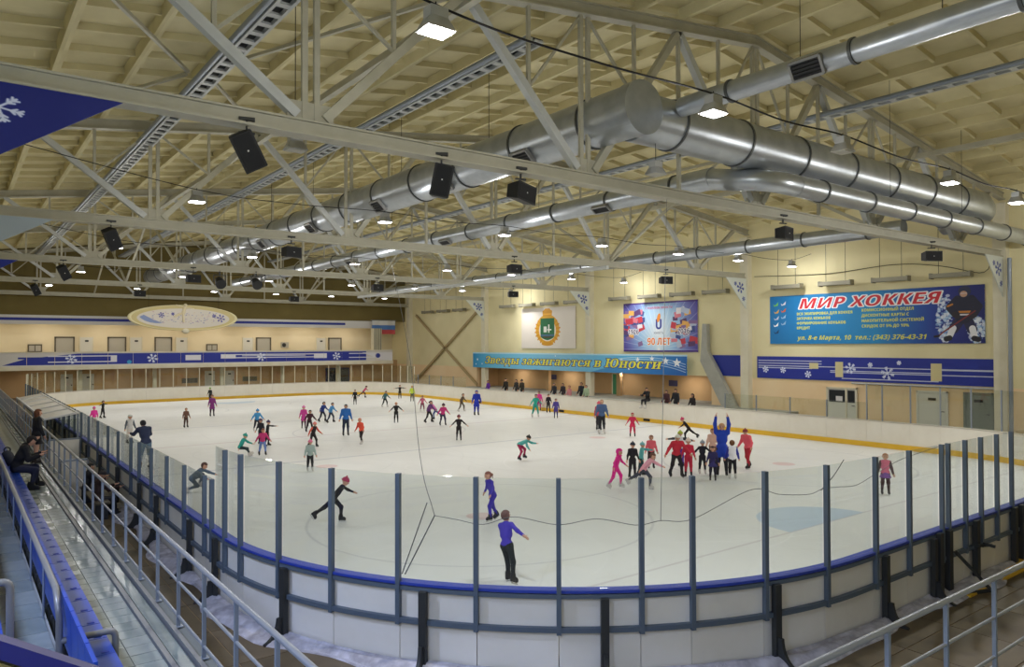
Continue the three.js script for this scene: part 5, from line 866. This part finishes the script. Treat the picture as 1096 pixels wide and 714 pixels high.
const SKATERS = [
  [6.33, -46.65, 1.1, -2.93, "stand", "jacket", "#f03aa8", "#d9d0d0", "hat:#f05ab0", "small child in a bright pink jacket by the left side glass", {}],
  [7.58, -52.45, 1.05, 0.9, "armsout", "suit", "#222126", "#222126", "hair:#3a2a20", "skater in black with one arm stretched out beside the pink child", {}],
  [6.64, -38.22, 1.26, 0.18, "stand", "jacket", "#d8d8da", "#dcd6d0", "helmet:#cfd0cc", "child in white suit with grey sleeves beside the left glass", {"sleeve": "#56606c"}],
  [5.72, -29.84, 1.8, -2.98, "lean", "jacket", "#26304f", "#5d7388", "hair:#22222c", "adult in navy jacket and blue jeans at the left side boards", {}],
  [6.0, -24.4, 1.26, 0.98, "crouch", "jacket", "#5b6d80", "#46566a", "hair:#5a4038", "child in grey blue crouching with one hand on the ice near glass", {}],
  [10.38, -43.62, 1.03, 0.12, "stand", "jacket", "#6b4a3c", "#4b342c", "hair:#8a6a58", "child in plain brown tracksuit standing alone on the ice", {}],
  [16.53, -61.82, 1.1, -0.78, "stand", "suit", "#23262a", "#23262a", "hat:#6fae3a", "skater in black with a green hat at the far end boards", {}],
  [13.33, -49.41, 1.31, -0.09, "stand", "coat", "#8c3a86", "#3a2a3c", "hair:#7a4a3a", "child in plum purple coat in front of the far end boards", {}],
  [12.9, -39.39, 1.14, -0.05, "glide", "jacket", "#4a9cd6", "#2a2c3c", "hat:#3c8cc8", "child in sky blue jacket beside a trio with a magenta top", {}],
  [11.4, -34.26, 1.1, -0.67, "stand", "suit", "#2a2a36", "#2a2a36", "helmet:#5a4a74", "small child in black with a purple helmet behind the magenta top", {}],
  [11.35, -33.25, 1.1, 1.07, "armfwd", "suit", "#1f1f24", "#1f1f24", "hat:#4a3a60", "child in black pointing one arm sideways next to the magenta top", {}],
  [10.26, -30.62, 1.09, -0.15, "glide", "jacket", "#c93a78", "#6f8cc8", "hair:#8a5a4a", "child in magenta top and pale blue trousers", {}],
  [9.37, -30.68, 1.17, 1.01, "sitice", "jacket", "#2aa59a", "#2c3a40", "hat:#279c92", "child in teal hooded jacket sitting on the ice", {}],
  [15.35, -39.12, 1.17, -0.37, "stand", "coat", "#d0439c", "#54304a", "hat:#d878b0", "child in orchid pink coat in a small cluster of three", {}],
  [14.93, -37.27, 1.13, -0.03, "glide", "jacket", "#4a2834", "#2c2028", "hair:#3a2622", "child in maroon jacket beside the orchid pink coat", {}],
  [12.82, -31.58, 1.1, 0.31, "glide", "jacket", "#2a2024", "#241c20", "hat:#e88a80", "child in black with coral sleeves and a pink hat", {"sleeve": "#e0604c"}],
  [10.34, -25.73, 1.08, -0.21, "stand", "jacket", "#a9bdb8", "#26282c", "hat:#d87a98", "child in pale grey green jacket with pink hat and black trousers", {}],
  [17.52, -41.73, 1.16, 0.48, "glide", "jacket", "#2b3f86", "#1f2438", "hair:#2c2426", "child in dark blue jacket next to a light blue one", {}],
  [17.69, -40.93, 1.15, 0.64, "glide", "jacket", "#4c8ec4", "#26324a", "hair:#30303a", "child in light blue jacket next to a dark blue one", {}],
  [15.76, -34.61, 1.54, -0.34, "stand", "jacket", "#2f6fc0", "#27324c", "hair:#2a3040", "adult coach in bright blue jacket and navy trousers", {}],
  [15.0, -31.25, 1.17, -1.15, "glide", "jacket", "#ec5a44", "#2a2024", "hair:#d88a70", "child in coral red jacket and black trousers", {}],
  [7.84, -17.96, 1.25, 1.07, "lunge", "suit", "#1f1b1e", "#1f1b1e", "hat:#b8405c", "skater in black with a crimson hat lunging with one leg back", {}],
  [24.51, -52.18, 1.1, -0.44, "stand", "suit", "#1e1e24", "#1e1e24", "hair:#2a2020", "small dark skater near the far corner boards", {}],
  [28.3, -58.58, 1.12, 1.3, "lunge", "jacket", "#c0486a", "#4a2438", "hair:#3a2a26", "far skater in rose top stretching a leg behind", {}],
  [25.3, -48.84, 1.15, 0.22, "glide", "jacket", "#3c6468", "#1e2022", "hair:#1e1e20", "far skater in dark teal and black", {}],
  [30.25, -55.68, 1.1, -0.5, "armsout", "suit", "#2a2624", "#2a2624", "hair:#332824", "far skater in black holding both arms straight out", {}],
  [29.5, -52.27, 1.2, -0.51, "stand", "jacket", "#c9e04a", "#5a6052", "hair:#c8a040", "far skater in lime yellow top at the end boards", {}],
  [20.7, -38.55, 1.14, -0.49, "armslow", "suit", "#1c1a1c", "#1c1a1c", "hair:#c88a58", "blond child in black with arms held low and wide", {}],
  [25.54, -43.85, 1.07, -0.35, "glide", "suit", "#c0607c", "#7a3a50", "hair:#6a3a38", "child in dusty rose suit in a moving trio", {}],
  [22.2, -37.36, 1.26, 0.51, "glide", "jacket", "#6a3a7a", "#2a2430", "hair:#3a2830", "child in violet top and black leggings in the moving trio", {}],
  [23.62, -38.97, 1.19, -1.59, "lunge", "jacket", "#d070b0", "#4a5a90", "hair:#4a3038", "child in pink top and denim blue trousers reaching forward", {}],
  [22.05, -35.58, 1.21, -0.29, "glide", "jacket", "#d63c84", "#3c3452", "hat:#4c2c44", "child in hot pink jacket and dark trousers", {}],
  [27.63, -42.19, 1.2, 0.47, "glide", "suit", "#5a4a38", "#4a4030", "hair:#3a2c22", "skater in olive brown suit gliding near the right boards", {}],
  [26.93, -39.37, 1.56, -0.43, "stand", "coat", "#2236b4", "#2034a8", "hood:#22309a", "adult in long royal blue coat and hood", {}],
  [19.23, -29.6, 1.15, -0.58, "armslow", "suit", "#231a1e", "#231a1e", "hat:#7a3040", "skater in black with a dark red hat and arms held low", {}],
  [17.86, -23.13, 1.17, 0.65, "bend", "jacket", "#5cb4b0", "#b0305c", "hat:#33302e", "child in teal top and crimson trousers bending forward", {}],
  [29.12, -36.07, 1.41, -0.33, "glide", "suit", "#2fae9c", "#2f9f94", "hair:#6a4a58", "child in turquoise suit beside the right boards", {}],
  [32.18, -39.45, 1.28, -0.68, "stand", "jacket", "#e0409c", "#b03a80", "hair:#5a3a48", "child in fuchsia jacket against the right boards", {}],
  [31.79, -37.99, 1.18, -0.35, "stand", "suit", "#26222a", "#26222a", "hair:#2a2020", "child in black beside one in violet near the right boards", {}],
  [29.75, -34.83, 1.15, -0.71, "stand", "coat", "#55469e", "#3f3878", "hair:#5a4258", "child in violet coat near the right boards", {}],
  [26.33, -27.26, 1.7, -0.59, "stand", "jacket", "#49628c", "#22242c", "hair:#b08a6c", "adult in slate blue jacket and black trousers holding a child close", {}],
  [27.35, -28.53, 1.43, 2.2, "stand", "jacket", "#c8485c", "#2c2630", "hat:#e05a70", "child in red top beside the slate blue adult", {}],
  [26.72, -25.5, 1.16, -0.81, "glide", "suit", "#d42a58", "#c8284f", "hair:#a03040", "child in crimson dress and tights gliding alone", {"skirt": "#d42a58"}],
  [27.77, -22.89, 1.18, -2.28, "lunge", "suit", "#241e22", "#241e22", "hat:#c8406c", "skater in black with a pink hat stretching one leg behind", {}],
  [16.8, -16.77, 1.21, 0.44, "glide", "suit", "#e22a92", "#e22a92", "hood:#e22a92", "child in magenta suit and hood at the edge of the group", {}],
  [18.41, -17.58, 1.17, -0.46, "stand", "suit", "#24222a", "#24222a", "hat:#3c4450", "child in black suit beside the magenta child", {}],
  [19.02, -17.76, 1.1, 0.58, "armfwd", "jacket", "#5fb6b8", "#2e4a50", "hat:#7cc0c4", "child in turquoise top half hidden by a black suit", {}],
  [20.47, -18.61, 1.16, -0.66, "stand", "jacket", "#ee6a78", "#2b2428", "hair:#8a5a4c", "child in coral pink jacket and black leggings", {}],
  [17.39, -16.13, 1.26, 0.4, "lunge", "jacket", "#e8a8b8", "#454a58", "hair:#6a4a3c", "child in pale pink jacket and grey trousers striding", {}],
  [19.72, -16.79, 1.47, -0.52, "glide", "jacket", "#c92c40", "#25222a", "helmet:#e2e4d8", "child in red jacket with white helmet and black trousers", {}],
  [21.65, -18.21, 1.25, -1.4, "armsout", "jacket", "#e9e9ee", "#5a3aa8", "hat:#b8c84a", "child in white and black top with a lime hat", {"sleeve": "#3a3a46"}],
  [20.18, -16.65, 1.25, -0.88, "stand", "suit", "#d8304f", "#d0304c", "hat:#e8d8cc", "child in scarlet suit with a pale hat", {}],
  [21.0, -16.71, 1.11, -0.72, "armslow", "suit", "#262834", "#23242e", "hat:#9aa4b0", "child in charcoal suit with a grey hat", {}],
  [20.27, -15.7, 1.09, -0.91, "stand", "suit", "#2e2a5c", "#1f1c30", "hair:#3a2a30", "child in navy dress and black tights", {"skirt": "#34306c"}],
  [22.92, -17.75, 1.3, -0.82, "stand", "jacket", "#e0b8a4", "#8a6a5c", "hair:#8a5c40", "child in peach top behind the navy dress", {}],
  [21.24, -16.06, 1.77, -0.92, "armsup", "coat", "#1f44b8", "#2b2c34", "hair:#d8a878", "adult coach in long royal blue jacket raising both arms", {}],
  [21.07, -15.51, 1.23, 2.38, "stand", "jacket", "#ececf2", "#1f1c22", "hair:#6a4428", "child in white vest with blue sleeves and black leggings", {"sleeve": "#3038a0"}],
  [23.09, -16.31, 1.46, -1.65, "glide", "jacket", "#ee6070", "#b02436", "hat:#8a3a44", "child in salmon jacket and dark red trousers skating sideways", {}],
  [22.5, -11.07, 1.18, -1.03, "stand", "jacket", "#e87496", "#4a3038", "hair:#9a7458", "child in pink top and purple shorts behind the near glass", {"sleeve": "#4a2c3c", "skirt": "#7a48a0"}],
  [11.19, -15.63, 1.24, -1.67, "glide", "suit", "#3f2fae", "#3f2fae", "hair:#8a5c50", "child in indigo suit gliding inside the near corner", {}],
  [8.58, -11.32, 1.3, 1.88, "stride", "suit", "#4a3cb4", "#1f2428", "hair:#6a4a44", "skater in indigo jacket and black leggings by the near boards", {"roll": -0.2}]
];
SKATERS.forEach(([x, z, h, yaw, pose, style, top, legs, head, label, opts], i) => {
  if (head.startsWith('hair') && i % 2) head = head.replace('hair', 'tail');
  person({ x, z, h, yaw, pose, style, top, legs, head, label, opts: { boot: i % 4 || i > 57 ? '#2a2a2e' : '#cfcac6', ...opts }, group: 'skaters on the ice' });
});
// people off the ice
person({ x: 2.1, z: -27.0, y: 1.0, h: 1.66, yaw: 1.75, pose: 'stand', style: 'dress', top: '#1b1a20', legs: null, head: 'long:#6a3f28', label: 'woman in a short black dress standing at the walkway railing', opts: { shoes: true, boot: '#2a211e', skirt: '#1b1a20', skirtW: 0.1, skirtL: 0.2, flat: true } });
const man = person({ x: 1.3, z: -22.2, y: 1.0, h: 1.8, yaw: 1.5, pose: 'phone', style: 'jacket', top: '#17171b', legs: '#20233a', head: 'hair:#221a18', label: 'man in a black jacket sitting on the blue seats looking at his phone', opts: { shoes: true, boot: '#1a1a1c' } });
tag(mesh('mobile_phone', box(0.09, 0.012, 0.16, 1.78, 1.72, -22.2, 0, 0.35), M.black), 'dark mobile phone held by the seated man', 'phone');
const seated = (x, z, y, h, yaw, top, head, label, grp) => person({ x, z, y, h, yaw, pose: 'sit', style: 'jacket', top, legs: '#24242a', head, label, opts: { shoes: true }, group: grp });
seated(3.1, -24.3, 0.0, 1.6, 1.5, '#232226', 'hair:#1e1a1a', 'person in a black jacket sitting on the bench by the white partition', 'people on the benches');
seated(3.15, -22.6, 0.0, 1.6, 1.7, '#3a2a28', 'hat:#242024', 'person in a dark brown jacket and black hat on the bench by the left boards', 'people on the benches');
{ const b = thing('backpack', 'dark grey backpack on a blue seat beside the man with the phone', 'bag', [1.18, 1.458, -23.4]); mesh('main_bag', new THREE.SphereGeometry(0.2, 16, 12).scale(0.8, 1.05, 1).translate(0, 0.2, 0), std('#33353c', 0.9), b); mesh('front_pocket', new THREE.SphereGeometry(0.13, 12, 8).scale(0.6, 0.9, 1).translate(0.13, 0.15, 0), std('#292b31', 0.9), b); mesh('strap', new THREE.TorusGeometry(0.07, 0.015, 6, 14).translate(0, 0.42, 0), M.black, b); }
const far = [[33.7, -47.6, 1.35, '#6a2fa8', 'hair:#3a2440', 'purple top left of the dark group'], [33.8, -45.4, 1.6, '#2e2a26', 'hair:#2a211c', 'dark brown coat, left of the banner middle'], [34.2, -44.6, 1.55, '#3a3a3c', 'hair:#1f1a18', 'charcoal coat beside the dark brown one'], [33.8, -43.4, 1.6, '#35302a', 'hat:#2c2a2a', 'dark coat and dark hat'], [33.7, -39.6, 1.5, '#2a2c34', 'hair:#2a2020', 'black jacket, left one of a close pair'], [34.0, -39.0, 1.5, '#302a34', 'hair:#1e1816', 'black jacket, right one of a close pair'], [33.7, -38.0, 1.35, '#d08a90', 'hair:#7a4a3a', 'rose pink jacket'], [33.8, -36.9, 1.65, '#232830', 'hair:#221a1a', 'black coat in front of the green door'], [33.6, -36.2, 1.5, '#a9c0a0', 'hair:#5a4a3a', 'pale green jacket by the green door']];
for (const [x, z, h, c, hd, w] of far) person({ x, z, y: 0.4, h, yaw: -1.57, pose: 'stand', style: 'jacket', top: c, legs: '#24242a', head: hd, label: `spectator behind the banner side boards, ${w}`, opts: { shoes: true }, group: 'spectators behind the banner side boards' });
person({ x: 32.62, z: -29.9, y: 0.84, h: 1.5, yaw: -1.57, pose: 'sit', style: 'jacket', top: '#1b1b1f', legs: '#1b1b20', head: 'hair:#1c1818', label: 'child in black sitting on top of the banner side boards', opts: { boot: '#d8d4d0' }, group: 'spectators behind the banner side boards' });
for (const [x, z, h, c, hd, w] of [[33.6, -29.3, 1.5, '#4a2a30', 'hair:#1e1818', 'maroon jacket beside the child on the boards'], [33.6, -28.6, 1.6, '#22222a', 'hair:#221c1c', 'black coat right of the child on the boards'], [33.5, -27.3, 1.35, '#2a2426', 'long:#2a201e', 'dark long hair leaning at the boards']]) person({ x, z, y: 0.4, h, yaw: -1.57, pose: 'stand', style: 'jacket', top: c, legs: '#24242a', head: hd, label: `spectator with ${w}`, opts: { shoes: true }, group: 'spectators behind the banner side boards' });
renderer.render(scene, camera);
